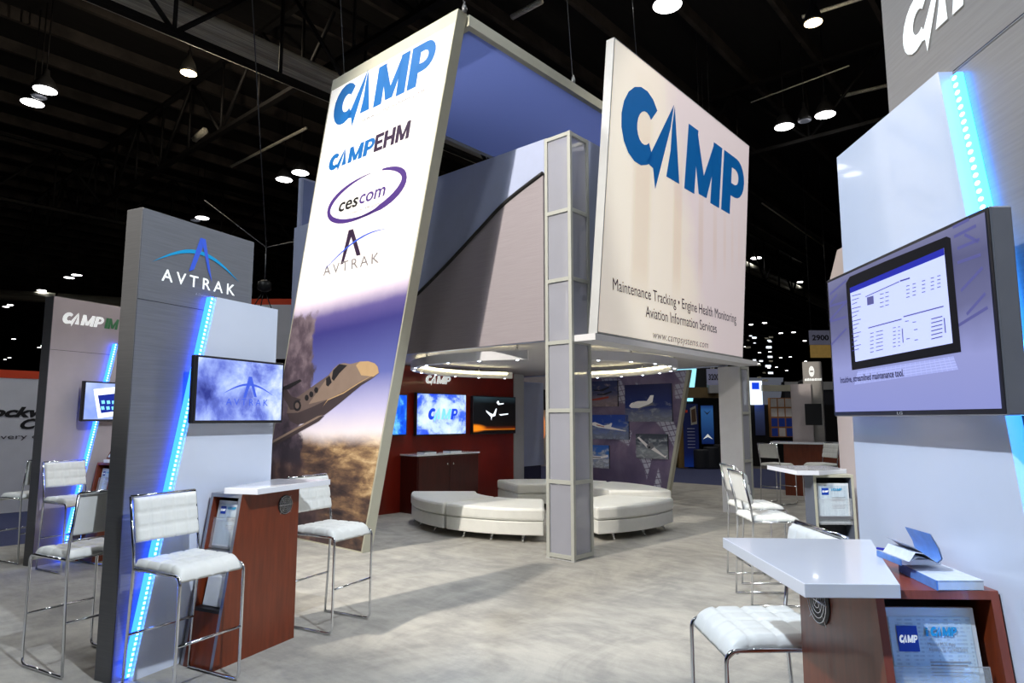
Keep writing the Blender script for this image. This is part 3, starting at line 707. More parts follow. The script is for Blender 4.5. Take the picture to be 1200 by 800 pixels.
ts = screen(RW, .03, 1.31, 1.32, 2.04, -.13, .07, mB, 'leftmost wall screen with swirling deep blue picture, half behind the banner')
ts = screen(RW, .1+1.42, 2.77, 1.31, 2.08, -.13, .07, mA, 'middle wall screen showing blue sky and clouds with CAMP lettering', extra=gA)
ts = screen(RW, 2.95, 4.22, 1.31, 2.06, -.13, .07, mC, 'right wall screen showing a dark night scene with orange horizon', extra=gC)
mb = MB()
# low cabinet against the red wall
t = thing('wall_cabinet', 'dark mahogany cabinet with pale top under the middle wall screen', 'cabinet', RW, (2.04, -.42, 0))
mb.box(1.29, 2.79, -.44, -.002, .0, .97, M['darkwood']); build('body', mb, t, bevel=.004)
mb = MB(); mb.box(1.27, 2.81, -.46, -.002, .97, 1.0, M['laminate']); build('top', mb, t, bevel=.004)
for i in (0, 1):
    x0 = 1.31+i*.735
    mb = MB(); mb.box(x0, x0+.725, -.46, -.44, .05, .95, M['darkwood']); d = build('door', mb, t, bevel=.003)
    mb = MB(); kx = x0+.66 if i == 0 else x0+.07
    mb.lathe(kx, -.475, [(.012, .80), (.014, .815), (.012, .83)], M['chrome'], 10); build('knob', mb, d)
for i, (bx, by, lab) in enumerate(((1.7, -.22, 'flat paper stack on the left of the wall cabinet top'), (2.3, -.25, 'flat paper stack on the right of the wall cabinet top'))):
    mb = MB(); mb.box(bx-.14, bx+.14, by-.1, by+.1, 1.0, 1.025, M['paper']); mb.box(bx-.12, bx+.15, by-.08, by+.12, 1.025, 1.04, M['ink'])
    build('paper_stack', mb, F=RW, base=(bx, by, 1.0), label=lab, cat='papers')
# grey end wall right of the red wall
mb = MB(); mb.box(4.30, 4.62, -.02, .14, 0, 2.56, M['alu']); build('end_pillar', mb, F=RW, base=(4.3, 0, 0), label='narrow pale pillar closing the right end of the red wall', cat='pillar')
mb = MB(); mb.box(4.62, 5.55, .18, .30, .58, 2.42, M['boxlight']); mb.box(4.64, 5.5, .22, .28, 0, .58, pm('navy_plinth', c(52, 54, 84), .6)); build('grey_screen_panel', mb, F=RW, base=(4.6, .2, 0), label='grey wall panel above a navy plinth between red wall and column', cat='wall panel')

# ================================================================== photo wall
PW = Frame(*uv(5.6, 0), 130.6)
def pwf(E):
    x, z = E.x-3.0, E.z
    n = E.noise(1.2, 5, .6, dist=.5)
    b0 = n.ramp([(.3, c(88, 78, 112)), (.5, c(128, 112, 140)), (.72, c(160, 146, 168))])
    b0 = E.mix(z.step(1.0, .4)*.6, b0, c(70, 64, 100))
    gx = (x*9+z*4.0).op('FRACT').step(.80, .9); gz = (z*9-x*1.5).op('FRACT').step(.80, .9)
    pane = (gx.op('MAXIMUM', gz)*-1+1)
    arcm = ((x+3.2)*(x+3.2)+(z-.3)*(z-.3)*1.1).op('SQRT')
    win = arcm.step(1.75, 1.8)*arcm.step(2.3, 2.25)*((x*1.3+z*.6).op('FRACT').step(.2, .25))*((x*1.3+z*.6).op('FRACT').step(.85, .80))
    win = win+arcm.step(.95, 1.0)*arcm.step(1.3, 1.25)*((x*1.7-z*.5).op('FRACT').step(.3, .35))+arcm.step(2.75, 2.8)*arcm.step(3.15, 3.1)*((x*1.2+z*.9).op('FRACT').step(.35, .4))
    win2 = ((z-2.15).op('ABSOLUTE')).step(.16, .13)*((x*1.1+.2).op('FRACT').step(.45, .5))
    return E.mix((win+win2).op('MINIMUM', 1.0)*pane*.8, b0, c(205, 208, 224))
M['photowall'] = art('hangar_mural', pwf, rough=.5)
t = thing('photo_wall', 'lavender mural wall with leaning edge carrying framed aircraft photographs', 'wall panel', PW, (-3, 0, 0))
mb = MB(); mb.slab([(-4.78, 0), (-1.80, 0), (-1.25, 2.56), (-4.78, 2.56)], .003, .12, M['tan']); build('wall_body', mb, t)
mb = MB(); mb.flat([(-4.78, .02), (-1.85, .02), (-1.31, 2.55), (-4.78, 2.55)], 0, M['photowall']); build('mural_print', mb, t)
def sky_art(nm, off, lo=(6, 14, 66), mid=(18, 44, 120), hi=(150, 156, 170), cl=.45, gl=.03, W_=1):
    def fn(E):
        n = E.noise(5, 7, .6, (1, 1, 2), off=off, dist=.5)
        s_ = E.z.ramp([(0, c(*hi)), (.3, c(*mid)), (.8, c(*lo))])
        return E.mix((n-E.z*.5).step(cl-.12, cl+.12), s_, n.ramp([(.38, c(58, 60, 74)), (.7, c(*hi))]))
    return art(nm, fn, glow=gl)
JW = pm('photo_jet_white', c(226, 222, 220), .5, amt=.05, glow=.1); JG = pm('photo_jet_grey', c(120, 120, 126), .5); JD = pm('photo_jet_dark', c(22, 22, 34), .5); JR = pm('photo_jet_red', c(170, 60, 40), .5)
def photo(q, mat, label, planes, sh=0.0):
    (xa, za), (xb, zb) = PW.p(q[0], q[1], -.03), PW.p(q[2], q[3], -.03)
    t = thing('aircraft_photo', label, 'photograph', PW, (xa, -.03, zb), 'aircraft photographs on the mural wall')
    mb = MB(); mb.slab([(xa, zb), (xb, zb), (xb, za), (xa, za)], -.03, -.001, M['bezel']); build('photo_board', mb, t)
    mb = MB(); mb.flat([(xa, zb), (xb, zb), (xb, za), (xa, za)], -.0315, mat); build('photo_print', mb, t)
    mb = MB()
    for j, (mt, pts) in enumerate(planes): mb.flat([(xa+(xb-xa)*x, zb+(za-zb)*z) for x, z in pts], -.0325-.0006*j, mt)
    build('pictured_aircraft', mb, t)
photo((732, 451, 788, 494), sky_art('photo_sky_a', (1, 0, 2)), 'largest aircraft photo, white jet above dark clouds at dusk',
      [(JG, [(.30, .35), (.62, .44), (.60, .56), (.52, .50), (.28, .29)]), (JW, [(.09, .42), (.14, .50), (.28, .55), (.48, .55), (.56, .70), (.63, .70), (.60, .52), (.52, .46), (.30, .36), (.14, .37)]), (JD, [(.17, .49), (.22, .52), (.20, .50)])])
photo((690, 447, 724, 476), sky_art('photo_sky_b', (4, 0, 1), (20, 26, 80), (60, 70, 110), (170, 150, 150)), 'aircraft photo at top left with three dark planes in formation',
      [(JD, [(.15, .68), (.4, .66), (.7, .78), (.72, .72), (.5, .60), (.2, .62)]), (JD, [(.30, .50), (.5, .50), (.8, .60), (.8, .54), (.55, .44), (.3, .45)]), (JR, [(.1, .30), (.35, .34), (.7, .40), (.7, .33), (.4, .26), (.12, .24)])])
photo((690, 486, 737, 515), sky_art('photo_sky_c', (7, 0, 3), (10, 40, 140), (40, 80, 170), (150, 160, 180)), 'aircraft photo at middle left, white airliner banking in deep blue sky',
      [(JW, [(.02, .66), (.16, .70), (.38, .56), (.52, .60), (.56, .66), (.60, .66), (.57, .50), (.93, .36), (.93, .33), (.5, .42), (.25, .48), (.06, .58)]), (JR, [(.2, .60), (.4, .52), (.4, .49), (.2, .56)])])
photo((690, 521, 714, 549), sky_art('photo_sky_d', (9, 0, 5), (14, 60, 170), (60, 120, 200), (220, 226, 236), .38), 'small aircraft photo at lower left, plane over snowy mountains',
      [(JW, [(.0, .45), (.3, .52), (.7, .52), (.95, .60), (.96, .50), (.6, .42), (.1, .38)]), (JD, [(.1, .47), (.6, .48), (.6, .45), (.1, .44)])])
photo((745, 508, 783, 538), sky_art('photo_sky_e', (2, 0, 8), (24, 30, 40), (70, 78, 92), (190, 196, 200), .40), 'aircraft photo at lower right, propeller plane seen head-on over clouds',
      [(JW, [(.05, .84), (.10, .88), (.42, .52), (.55, .50), (.90, .12), (.97, .16), (.92, .05), (.5, .36), (.36, .42)]), (JG, [(.34, .50), (.40, .62), (.54, .62), (.58, .46), (.48, .36), (.38, .38)]), (JD, [(.38, .48), (.46, .50), (.46, .42), (.40, .42)])])

# ================================================================== ottomans
def ottoman(a0, a1, r0, r1, label, cen=(.5, 10.85)):
    am = math.radians((a0+a1)/2); rm = (r0+r1)/2
    t = thing('curved_ottoman', label, 'ottoman', WORLD, (cen[0]+rm*math.cos(am), cen[1]+rm*math.sin(am), 0), 'ring of curved white ottomans')
    def seg(z0, z1, ins):
        mb = MB(); n = 16; ring = []
        g = math.degrees(ins/rm)
        outer = [(cen[0]+(r1-ins)*math.cos(math.radians(a0+g+(a1-a0-2*g)*i/n)), cen[1]+(r1-ins)*math.sin(math.radians(a0+g+(a1-a0-2*g)*i/n))) for i in range(n+1)]
        inner = [(cen[0]+(r0+ins)*math.cos(math.radians(a0+g+(a1-a0-2*g)*i/n)), cen[1]+(r0+ins)*math.sin(math.radians(a0+g+(a1-a0-2*g)*i/n))) for i in range(n+1)]
        vs = [(x, y, z) for z in (z0, z1) for x, y in outer+inner]
        m_ = n+1; N = 2*m_; fs = []
        for i in range(n):
            fs += [[i, i+1, N+i+1, N+i], [m_+i+1, m_+i, N+m_+i, N+m_+i+1], [N+i, N+i+1, N+m_+i+1, N+m_+i], [i+1, i, m_+i, m_+i+1]]
        fs += [[0, N, N+m_, m_], [n, m_+n, N+m_+n, N+n]]
        mb.add(vs, fs, M['vinyl']); return mb
    build('base', seg(.10, .275, .012), t, bevel=.012)
    build('seat_cushion', seg(.28, .45, .0), t, bevel=.035)
    for a_, rr, s_ in ((a0+8, r0+.15, -1), (a0+8, r1-.12, 1), (a1-8, r0+.15, -1), (a1-8, r1-.12, 1), ((a0+a1)/2, r1-.12, 1)):
        a_ = math.radians(a_); x, y = cen[0]+rr*math.cos(a_), cen[1]+rr*math.sin(a_); k_ = (rr+.07*s_)/rr
        mb = MB(); mb.tube([(x, y, .11), (cen[0]+(x-cen[0])*k_, cen[1]+(y-cen[1])*k_, .008)], [.02, .011], M['chrome'], 8); build('leg', mb, t)
    return t
ottoman(181, 226.5, 1.08, 2.12, 'left short end piece of the white curved ottoman ring before the red wall')
ottoman(227.5, 268, 1.08, 2.12, 'long white curved ottoman partly hidden behind the tall column')
ottoman(287, 334, 1.08, 2.12, 'white curved ottoman nearest on the right of the tall column')
ottoman(2, 50, 1.08, 2.12, 'far right white ottoman in front of the photo wall')
ottoman(52, 78, 1.08, 2.12, 'far white ottoman just right of the column near the photo wall')
ottoman(82, 112, 1.08, 2.12, 'shaded white ottoman just left of the column near the navy plinth')

# ================================================================== bar stools
def quilt(W_, L_, T_, nx, ny, P):
    """cushion: W_ along u, L_ along v; P maps (u,v,h) to a point"""
    q = 7; NX = nx*q; NY = ny*q; mb = MB(); vs = []; fs = []
    def h(i, j):
        u, v = i/NX, j/NY
        e = min(u, 1-u)*W_; f = min(v, 1-v)*L_; r = .022
        a = 1 if e > r else math.sqrt(max(0, 1-(1-e/r)**2)); b_ = 1 if f > r else math.sqrt(max(0, 1-(1-f/r)**2))
        hh = T_*(.35+.65*a*b_)
        gu = abs((u*nx) % 1.0-.5)*2; gv = abs((v*ny) % 1.0-.5)*2
        if 0 < i < NX and .5/nx < u < 1-.5/nx or True:
            hh -= .010*(max(gu**10 if (.3/nx < u < 1-.3/nx) else 0, gv**10 if (.3/ny < v < 1-.3/ny) else 0))
        return hh
    for j in range(NY+1):
        for i in range(NX+1): vs.append(P((i/NX-.5)*W_, (j/NY-.5)*L_, h(i, j)))
    n1 = len(vs)
    for j in range(NY+1):
        for i in range(NX+1): vs.append(P((i/NX-.5)*W_, (j/NY-.5)*L_, 0))
    R = NX+1
    for j in range(NY):
        for i in range(NX):
            a = j*R+i; fs.append([a, a+1, a+R+1, a+R]); fs.append([n1+a, n1+a+R, n1+a+R+1, n1+a+1])
    for i in range(NX): fs.append([i, n1+i, n1+i+1, i+1]); a = NY*R+i; fs.append([a+1, n1+a+1, n1+a, a])
    for j in range(NY): a = j*R; fs.append([a, a+R, n1+a+R, n1+a]); a = j*R+NX; fs.append([a+R, a, n1+a, n1+a+R])
    mb.add(vs, fs, M['vinyl'], True); return mb
def make_stool(F, base, rz, label):
    t = thing('bar_stool', label, 'bar stool', F, base, 'white quilted bar stools', rz=rz); t['_b'] = (0, 0, 0)
    hw = .22; r = .0095
    for s_ in (-1, 1):
        x = s_*hw
        mb = MB()
        mb.tube(fillet([(x, .24, .012), (x, -.235, .012), (x, -.235, .715), (x, .19, .715)], .05)[:], r, M['chrome'], 8)
        build('side_frame', mb, t)
        mb = MB(); mb.tube([(x, .24, .01), (x, .20, .72), (x, .215, .84), (x, .275, 1.14)], r, M['chrome'], 8); build('rear_leg', mb, t)
    mb = MB(); mb.tube([(-hw, .275, 1.14), (hw, .275, 1.14)], r, M['chrome'], 8); build('top_rail', mb, t)
    for y in (-.235, .22):
        mb = MB(); mb.tube([(-hw, y, .33), (hw, y, .33)], r*.9, M['chrome'], 8); build('footrest', mb, t)
    mb = MB(); mb.tube([(-hw, -.19, .708), (hw, -.19, .708)], r*.8, M['chrome'], 6); mb.tube([(-hw, .15, .708), (hw, .15, .708)], r*.8, M['chrome'], 6); build('seat_rail', mb, t)
    def PS(u, v, h):
        y = v-.015; d = max(0, -.13-y)
        return (u, y+d*.18, .722+h-(d**2)*3.4)
    build('seat', quilt(.425, .46, .048, 4, 4, PS), t)
    def PB(u, v, h):
        z = 1.0+v; y = .215+(z-.84)*.2
        return (u, y-.012+h*-1.0+.0, z)
    build('backrest', quilt(.425, .265, .030, 5, 3, PB), t)
    return t
# heading h (degrees clockwise from straight ahead) is where the sitter looks
def rzh(h): return math.radians(180-h)      # local -Y points to heading h
ST = None
def stool(X, Y, h, label):
    global ST
    if ST is None: ST = make_stool(WORLD, (X, Y, 0), rzh(h), label); return ST
    return dup(ST, WORLD, (X, Y, 0), label, rzh(h))

# ================================================================== left stations
AV = Frame(-2.46, 4.22, 24.4)
def glowstrip(F, xb, zb, xt, zt, y, label, base, w=.012, pitch=.03, y1=-.004, each=False, lm='led'):
    """y: front of the strip, y1: its back against the tower; the sides glow too"""
    t = thing('led_strip', label, 'LED strip', F, base)
    mb = MB(); mb.slab([(xb-w, zb), (xb+w, zb), (xt+w, zt), (xt-w, zt)], y, y1, M[lm]); build('strip_body', mb, t)
    mb = MB(); L_ = math.hypot(xt-xb, zt-zb); n = min(96, int(L_/pitch)) if each else int(L_/pitch); first = None
    q = w*.7; hz = pitch*.28
    for i in range(n):
        s_ = (i+.5)/n; x, z = xb+(xt-xb)*s_, zb+(zt-zb)*s_
        if each:
            if first is None:
                m2 = MB(); m2.slab([(x+q*math.cos(a*PI/4), z+hz*math.sin(a*PI/4)) for a in range(8)], y-.003, y, M['led_dot']); first = build('led_diode', m2, t); fx, fz = x, z
            else:
                o = first.copy(); COL.objects.link(o); o.parent = t; o.location = (x-fx, 0, z-fz)
        else: mb.flat([(x-q, z-hz), (x+q, z-hz), (x+q, z+hz), (x-q, z+hz)], y-.001, M['led_dot'])
    if not each: build('led_dots', mb, t, kind='stuff')
    return t
def tower(F, W_, H, D_, face, side, label, gfx, name='display_tower', panel=None, plabel='', pm_=None, seam=None):
    t = thing(name, label, 'display tower', F, (0, 0, 0))
    mb = MB(); mb.box(0, W_, .003, D_, 0, H, side); build('tower_body', mb, t, bevel=.004)
    mb = MB(); mb.flat([(0.004, 0), (W_-.004, 0), (W_-.004, H-.004), (0.004, H-.004)], 0, face); build('front_face', mb, t)
    if seam: mb = MB(); mb.box(.004, W_-.004, -.0012, 0, seam, seam+.004, M['dark']); build('seam', mb, t)
    if gfx: mb = MB(); gfx(mb, -.004); build('lettering', mb, t)
    if panel:
        mb = MB(); mb.slab(panel, -.075, -.035, pm_ or M['panel']); build('white_panel', mb, t, bevel=.003, label='glossy white panel standing off the tower')
    return t
def g_av(mb, y):
    crescent(mb, [(.085+.745*i/20, 2.665+.0+(.15*math.sin(PI*i/20))) for i in range(21)], .014, y, M['cyan_letter'])
    mb.flat([(.455, 2.925), (.50, 2.925), (.575, 2.62), (.535, 2.70), (.49, 2.84)], y-.001, M['plightblue'])
    mb.flat([(.455, 2.925), (.48, 2.86), (.415, 2.68), (.375, 2.66)], y-.001, M['plightblue'])
    put_text(mb, 'AVTRAK', .165, .79, 2.555, .085, y, M['white_letter'], .01, 0, 1.5)
    put_text(mb, 'A Division of CAMP Systems', .44, .75, 2.50, .018, y, M['alu'])
tower(AV, .965, 3.02, .16, M['brushed'], M['brushed_side'], 'dark grey brushed display tower with AVTRAK lettering and white panel', g_av,
      panel=[(.085, 0), (1.17, 0), (1.17, 2.50), (.565, 2.50)], seam=2.40)
glowstrip(AV, .072, 0.02, .548, 2.50, -.05, 'blue glowing LED strip slanting down the AVTRAK tower', (.03, -.03, 0))
def avscr(E):
    n = E.noise(3.2, 6, .6, off=(1, 0, 4), dist=.3)
    return n.ramp([(.28, c(40, 50, 130)), (.42, c(96, 112, 200)), (.55, c(160, 180, 240)), (.68, c(225, 235, 255))])
mS = art('screen_lavender_clouds', avscr, glow=1.0, base=0)
EL = em('pic_soft_blue', c(60, 84, 190), .9)
def g_avs(mb, y):
    crescent(mb, [(.56+.50*i/16, 1.79+.08*math.sin(PI*i/16)) for i in range(17)], .008, y, EL)
    mb.flat([(.80, 1.93), (.83, 1.93), (.885, 1.78), (.86, 1.78)], y, EL); mb.flat([(.80, 1.93), (.82, 1.88), (.78, 1.77), (.755, 1.77)], y, EL)
    put_text(mb, 'AVTRAK', .60, 1.0, 1.715, .05, y, EL, 0, 0, 1.5)
screen(AV, .335, 1.16, 1.585, 2.055, -.175, .05, mS, 'tilted flat screen with AVTRAK logo over blue clouds on left tower', bz=.016, extra=g_avs)

OFF = (-5.27-AV.o[0], 7.40-AV.o[1])
IM = Frame(AV.o[0]+OFF[0], AV.o[1]+OFF[1], 24.4)
def g_im(mb, y):
    put_camp(mb, .10, .60, 2.72, .13, y, M['white_letter'])
    put_block(mb, 'IM', .61, .80, 2.72, .13, y, M['green_letter'])
tower(IM, .965, 3.02, .16, M['beige_grey'], M['brushed_side'], 'warm grey display tower with white CAMP and green IM lettering at far left', g_im,
      panel=[(.30, 0), (1.17, 0), (1.17, 2.54), (.76, 2.54)], pm_=M['beige_grey'], seam=2.40)
glowstrip(IM, .287, .02, .743, 2.54, -.05, 'blue glowing LED strip slanting down the far left grey tower', (.23, -.03, 0))
mI = art('screen_pale_blue', lambda E: E.noise(2.5, 3, .5).ramp([(.3, c(120, 150, 235)), (.7, c(200, 215, 250))]), glow=.9, base=0)
ED = em('pic_navy', c(24, 40, 130), .9)
def g_ims(mb, y):
    mb.flat([(.50, 1.62), (.78, 1.66), (.70, 2.00), (.42, 1.96)], y, EW); mb.flat([(.53, 1.68), (.745, 1.71), (.69, 1.92), (.475, 1.89)], y-.001, ED)
    for i in range(3):
        for j in range(2): mb.flat([(.53+i*.065, 1.72+j*.07), (.57+i*.065, 1.725+j*.07), (.56+i*.065, 1.765+j*.07), (.52+i*.065, 1.76+j*.07)], y-.002, EC)
screen(IM, .31, 1.13, 1.585, 2.055, -.175, .05, mI, 'flat screen showing a white phone on the far left grey tower', bz=.018, extra=g_ims)

# counters ----------------------------------------------------------------
def grille(F, t, cx, cz, y, R=.07):
    """round cable fan grille on the outer face, seen from -y"""
    mb = MB(); mb.slab([(cx+R*math.cos(a*PI/12), cz+R*math.sin(a*PI/12)) for a in range(24)], y-.004, y+.002, M['black']); g = build('fan_disc', mb, t)
    mb = MB()
    for rr in (.3, .5, .7, .9): mb.tube([(cx+R*rr*math.cos(a*PI/12), y-.012, cz+R*rr*math.sin(a*PI/12)) for a in range(24)], .0016, M['chrome'], 5, closed=True)
    for a in (0, 1): mb.tube([(cx-R*math.cos(PI/4+a*PI/2)*1.12, y-.010, cz-R*math.sin(PI/4+a*PI/2)*1.25), (cx+R*math.cos(PI/4+a*PI/2)*1.12, y-.010, cz+R*math.sin(PI/4+a*PI/2)*1.25)], .0015, M['chrome'], 5)
    mb.tube([(cx-R*1.0, y-.014, cz), (cx+R*1.0, y-.014, cz)], .003, M['chrome'], 5)
    build('wire_guard', mb, g)
def counter(F, label, xn, xf, sl, yo, yi, top, tablab, mir=False, frame='silver', flip=1, gr=(.70, .985), edge='wood_edge', outer='wood'):
    """flip=+1: shelf end is at small x; -1: at large x. xn: shelf end at top, sl: how far it kicks out at floor"""
    H = 1.10
    t = thing('service_counter', label, 'counter', F, ((xn+xf)/2, (yo+yi)/2, 0))
    def X(z): return xn-flip*sl*(1-z/H)
    def wall(y0, y1, m_, nm):
        mb = MB(); pts = [(X(0), 0), (xf, 0), (xf, H), (X(H), H)]
        if flip < 0: pts = pts[::-1]
        mb.slab(pts, y0, y1, m_, M[edge]); return build(nm, mb, t, bevel=.002)
    wall(yo, yo+.025, M[outer], 'outer_side'); wall(yi-.025, yi, M[outer], 'inner_side')
    def bar(z0, z1, d0, d1, m_, nm, lab=None):
        # cross member following the sloped end, d = depth behind the opening
        mb = MB(); a0, a1 = X(z0)+flip*d0, X(z1)+flip*d0; b0, b1 = X(z0)+flip*d1, X(z1)+flip*d1
        lo = [(a0, yo+.025, z0), (b0, yo+.025, z0), (b0, yi-.025, z0), (a0, yi-.025, z0)]; hi = [(a1, yo+.025, z1), (b1, yo+.025, z1), (b1, yi-.025, z1), (a1, yi-.025, z1)]
        mb.hexa(lo, hi, m_); return build(nm, mb, t)
    L_ = abs(xf-xn)-.02
    bar(H-.025, H, 0, L_, M[edge], 'top_board')
    bar(0, .34, 0, .02, M['wood'], 'kick_panel')
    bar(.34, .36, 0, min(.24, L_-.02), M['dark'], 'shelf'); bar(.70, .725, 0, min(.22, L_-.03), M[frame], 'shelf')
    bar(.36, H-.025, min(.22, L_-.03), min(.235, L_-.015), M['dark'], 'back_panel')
    mb = MB(); mb.box(min(xf, xf-flip*.02), max(xf, xf-flip*.02), yo+.025, yi-.025, 0, H-.025, M['wood']); build('far_end', mb, t)
    if gr: grille(F, t, *gr[:2], yo, *(gr[2:]))
    t2 = None
    mb = MB(); mb.prism(top, H+.001, H+.041, M['laminate'])
    build('counter_top', mb, F=F, base=(top[0][0], top[0][1], H), label=tablab, cat='counter top', bevel=.002)
    return t, X
def leaflet_mat(nm, seed):
    def fn(E):
        r = (E.z*90+seed).op('FRACT').step(.45, .55)*(E.noise(70, 2, .5, (1, 1, .1)).step(.45, .6))
        return E.mix(r*.35, c(206, 222, 234), c(110, 130, 160))
    return art(nm, fn, rough=.3)
M['leaf'] = leaflet_mat('printed_leaflet', 0)
def leaflet(F, X, flip, z0, z1, y0, y1, d, label, big=False, holder=True, group=None):
    """printed sheet standing in the shelf end, following its slope"""
    t = thing('leaflet_holder', label, 'leaflet', F, (X(z0)+flip*d, (y0+y1)/2, z0), group)
    def P(y, z, k=0.0): return (X(z)+flip*(d-k), y, z)
    def quad(mb, ya, yb, za, zb, k, m_):
        vs = [P(ya, za, k), P(yb, za, k), P(yb, zb, k), P(ya, zb, k)]
        mb.add(vs, [[0, 1, 2, 3]], m_)
    mb = MB(); vs = [P(y0, z0), P(y1, z0), P(y1, z1), P(y0, z1)]+[P(y0, z0, -.012), P(y1, z0, -.012), P(y1, z1, -.012), P(y0, z1, -.012)]
    mb.add(vs, [[0, 1, 2, 3], [7, 6, 5, 4], [0, 4, 5, 1], [1, 5, 6, 2], [2, 6, 7, 3], [3, 7, 4, 0]], M['paper']); build('paper_stack', mb, t)
    # y runs away from the viewer's left: the left edge of the sheet is at y0 when yl is True
    yl, yr = (y0, y1) if flip < 0 else (y1, y0)
    def yy(s_): return yl+(yr-yl)*s_
    h = z1-z0
    mb = MB(); quad(mb, yy(.07), yy(.95), z0+h*.04, z1-h*.06, .002, M['leaf'])
    quad(mb, yy(.14), yy(.36), z1-h*.29, z1-h*.12, .004, pm('app_icon_blue', c(20, 70, 180), .4))
    for i in range(5): quad(mb, yy(.45), yy(.88-.04*(i % 3)), z1-h*(.36+.022*i), z1-h*(.355+.022*i)+.0006, .004, M['pgrey'])
    for i in range(4): quad(mb, yy(.45), yy(.90-.05*(i % 2)), z1-h*(.54+.03*i), z1-h*(.535+.03*i)+.0006, .004, M['pgrey'])
    build('printed_page', mb, t)
    mb = MB()
    def txt(s_, a, b_, z, hh, m_, bold=0):
        vs, fs = text_geo(s_, bold); x_a = min(v[0] for v in vs); x_b = max(v[0] for v in vs)
        mb.add([P(yy(a+(b_-a)*(v[0]-x_a)/(x_b-x_a)), z+v[1]*hh/.72, .006) for v in vs], fs, m_)
    def logo(a, b_, z, hh, m_):
        for ch, q in CAMP: mb.add([P(yy(a+(b_-a)*x/3.78), z+zz*hh, .006) for x, zz in q], [list(range(len(q)))], m_)
    logo(.15, .35, z1-h*.23, h*.05, M['white_letter'])
    txt('i', .445, .475, z1-h*.185, h*.06, M['cyan_letter'], .03); logo(.49, .78, z1-h*.185, h*.06, M['cyan_letter'])
    if big:
        txt('Mobile M/X App', .45, .74, z1-h*.25, h*.024, M['pgrey']); txt('Available @ iTunes® Store', .45, .86, z1-h*.285, h*.024, M['pgrey'])
    build('leaflet_lettering', mb, t)
    if holder:
        mb = MB()
        for za, zb in ((z0-.012, z0+h*.62),):
            vs = [P(y0-.012, za, .012), P(y1+.012, za, .012), P(y1+.012, zb, .012), P(y0-.012, zb, .012), P(y0-.012, za, .015), P(y1+.012, za, .015), P(y1+.012, zb, .015), P(y0-.012, zb, .015)]
            mb.add(vs, [[3, 2, 1, 0], [4, 5, 6, 7], [0, 1, 5, 4], [1, 2, 6, 5], [2, 3, 7, 6], [3, 0, 4, 7]], M['acrylic'])
        build('acrylic_pocket', mb, t)
        mb = MB(); z2 = z0+h*.62
        mb.tube([P(y0-.012, z0-.012, .013), P(y0-.012, z2, .013), P(y1+.012, z2, .013), P(y1+.012, z0-.012, .013)], .0022, M['alu'], 5); build('pocket_rim', mb, t)
    return t
topAV = [(.55, -.26), (.60, -.52), (1.36, -.51), (1.24, -.085), (1.175, -.08)]
t, XA = counter(AV, 'mahogany counter with leaflet shelf at the AVTRAK tower', .575, 1.13, .18, -.405, -.115, topAV, 'white counter top on the mahogany counter at the AVTRAK tower', gr=(.985, .985), edge='silver')
leaflet(AV, XA, 1, .745, 1.045, -.375, -.150, .05, 'framed blue app leaflet in the upper shelf of the AVTRAK counter')
mb = MB(); mb.box(.50, .66, -.36, -.17, .362, .52, M['paper'])
t = thing('paper_bag', 'crumpled white gift bag with blue lettering in the lower AVTRAK counter shelf', 'bag', AV, (.58, -.26, .362)); 
vs = []; rr = random.Random(3)
mb = MB(); lo = [(.50, -.365, .362), (.66, -.365, .362), (.66, -.165, .362), (.50, -.165, .362)]; hi = [(.52, -.355, .56), (.66, -.36, .58), (.65, -.17, .57), (.53, -.175, .55)]
mb.hexa(lo, hi, M['paper']); build('bag_body', mb, t, bevel=.006)
mb = MB()
for i in range(9):
    x, y = .54+rr.random()*.09, -.34+rr.random()*.15
    mb.add([(x, y, .56), (x+.04, y+.02, .55), (x+.02+rr.random()*.03, y+.01, .60+rr.random()*.04)], [[0, 1, 2]], M['paper'])
build('tissue_paper', mb, t)
# the same kind of counter at the far left station (mostly behind the AVTRAK tower)
t, XI = counter(IM, 'mahogany counter at the far left warm grey tower', .575, 1.13, .18, -.405, -.115, topAV, 'white counter top at the far left warm grey tower', gr=(.985, .985))
leaflet(IM, XI, 1, .745, 1.03, -.355, -.165, .05, 'leaflet in the counter shelf at the far left tower')
# tilted table-top frame on that counter
t = thing('tabletop_frame', 'dark wooden framed card leaning on the far left counter top', 'picture frame', IM, (.72, -.3, 1.142))
mb = MB(); mb.hexa([(.62, -.42, 1.142), (.66, -.42, 1.142), (.66, -.20, 1.142), (.62, -.20, 1.142)], [(.74, -.42, 1.37), (.78, -.42, 1.37), (.78, -.20, 1.37), (.74, -.20, 1.37)], M['wood']); build('frame', mb, t)
mb = MB(); mb.add([(.626, -.40, 1.16), (.626, -.22, 1.16), (.73, -.22, 1.355), (.73, -.40, 1.355)], [[0, 1, 2, 3]], M['leaf']); build('card', mb, t)

# ================================================================== right station
RT = Frame(1.56, 3.0, 181.5)
def g_rt(mb, y): put_camp(mb, .565, 1.27, 3.015, .195, y, M['white_letter'])
M['warmgrey'] = pm('warm_brushed_metal', c(150, 146, 142), .4, .3, 3, .08, (1, 1, 30))
t = thing('display_tower', 'tallest grey display tower at the right edge with white CAMP letters', 'display tower', RT, (1.2, 0, 0))
mb = MB(); mb.slab([(.455, 0), (2.45, 0), (2.45, 3.9), (.44, 3.9)], .003, .18, M['warmgrey']); build('tower_body', mb, t)
mb = MB(); g_rt(mb, -.003); build('lettering', mb, t)
mb = MB(); mb.tube([(.855, -.002, 2.82), (2.3, -.002, 2.82)], .002, M['dark'], 4); build('seam', mb, t)
mb = MB(); mb.slab([(.095, 0), (1.27, 0), (.85, 2.82), (.095, 2.82)], -.052, -.003, M['panel'], M['white_paint']); build('white_panel', mb, t, bevel=.002, label='large glossy white panel')
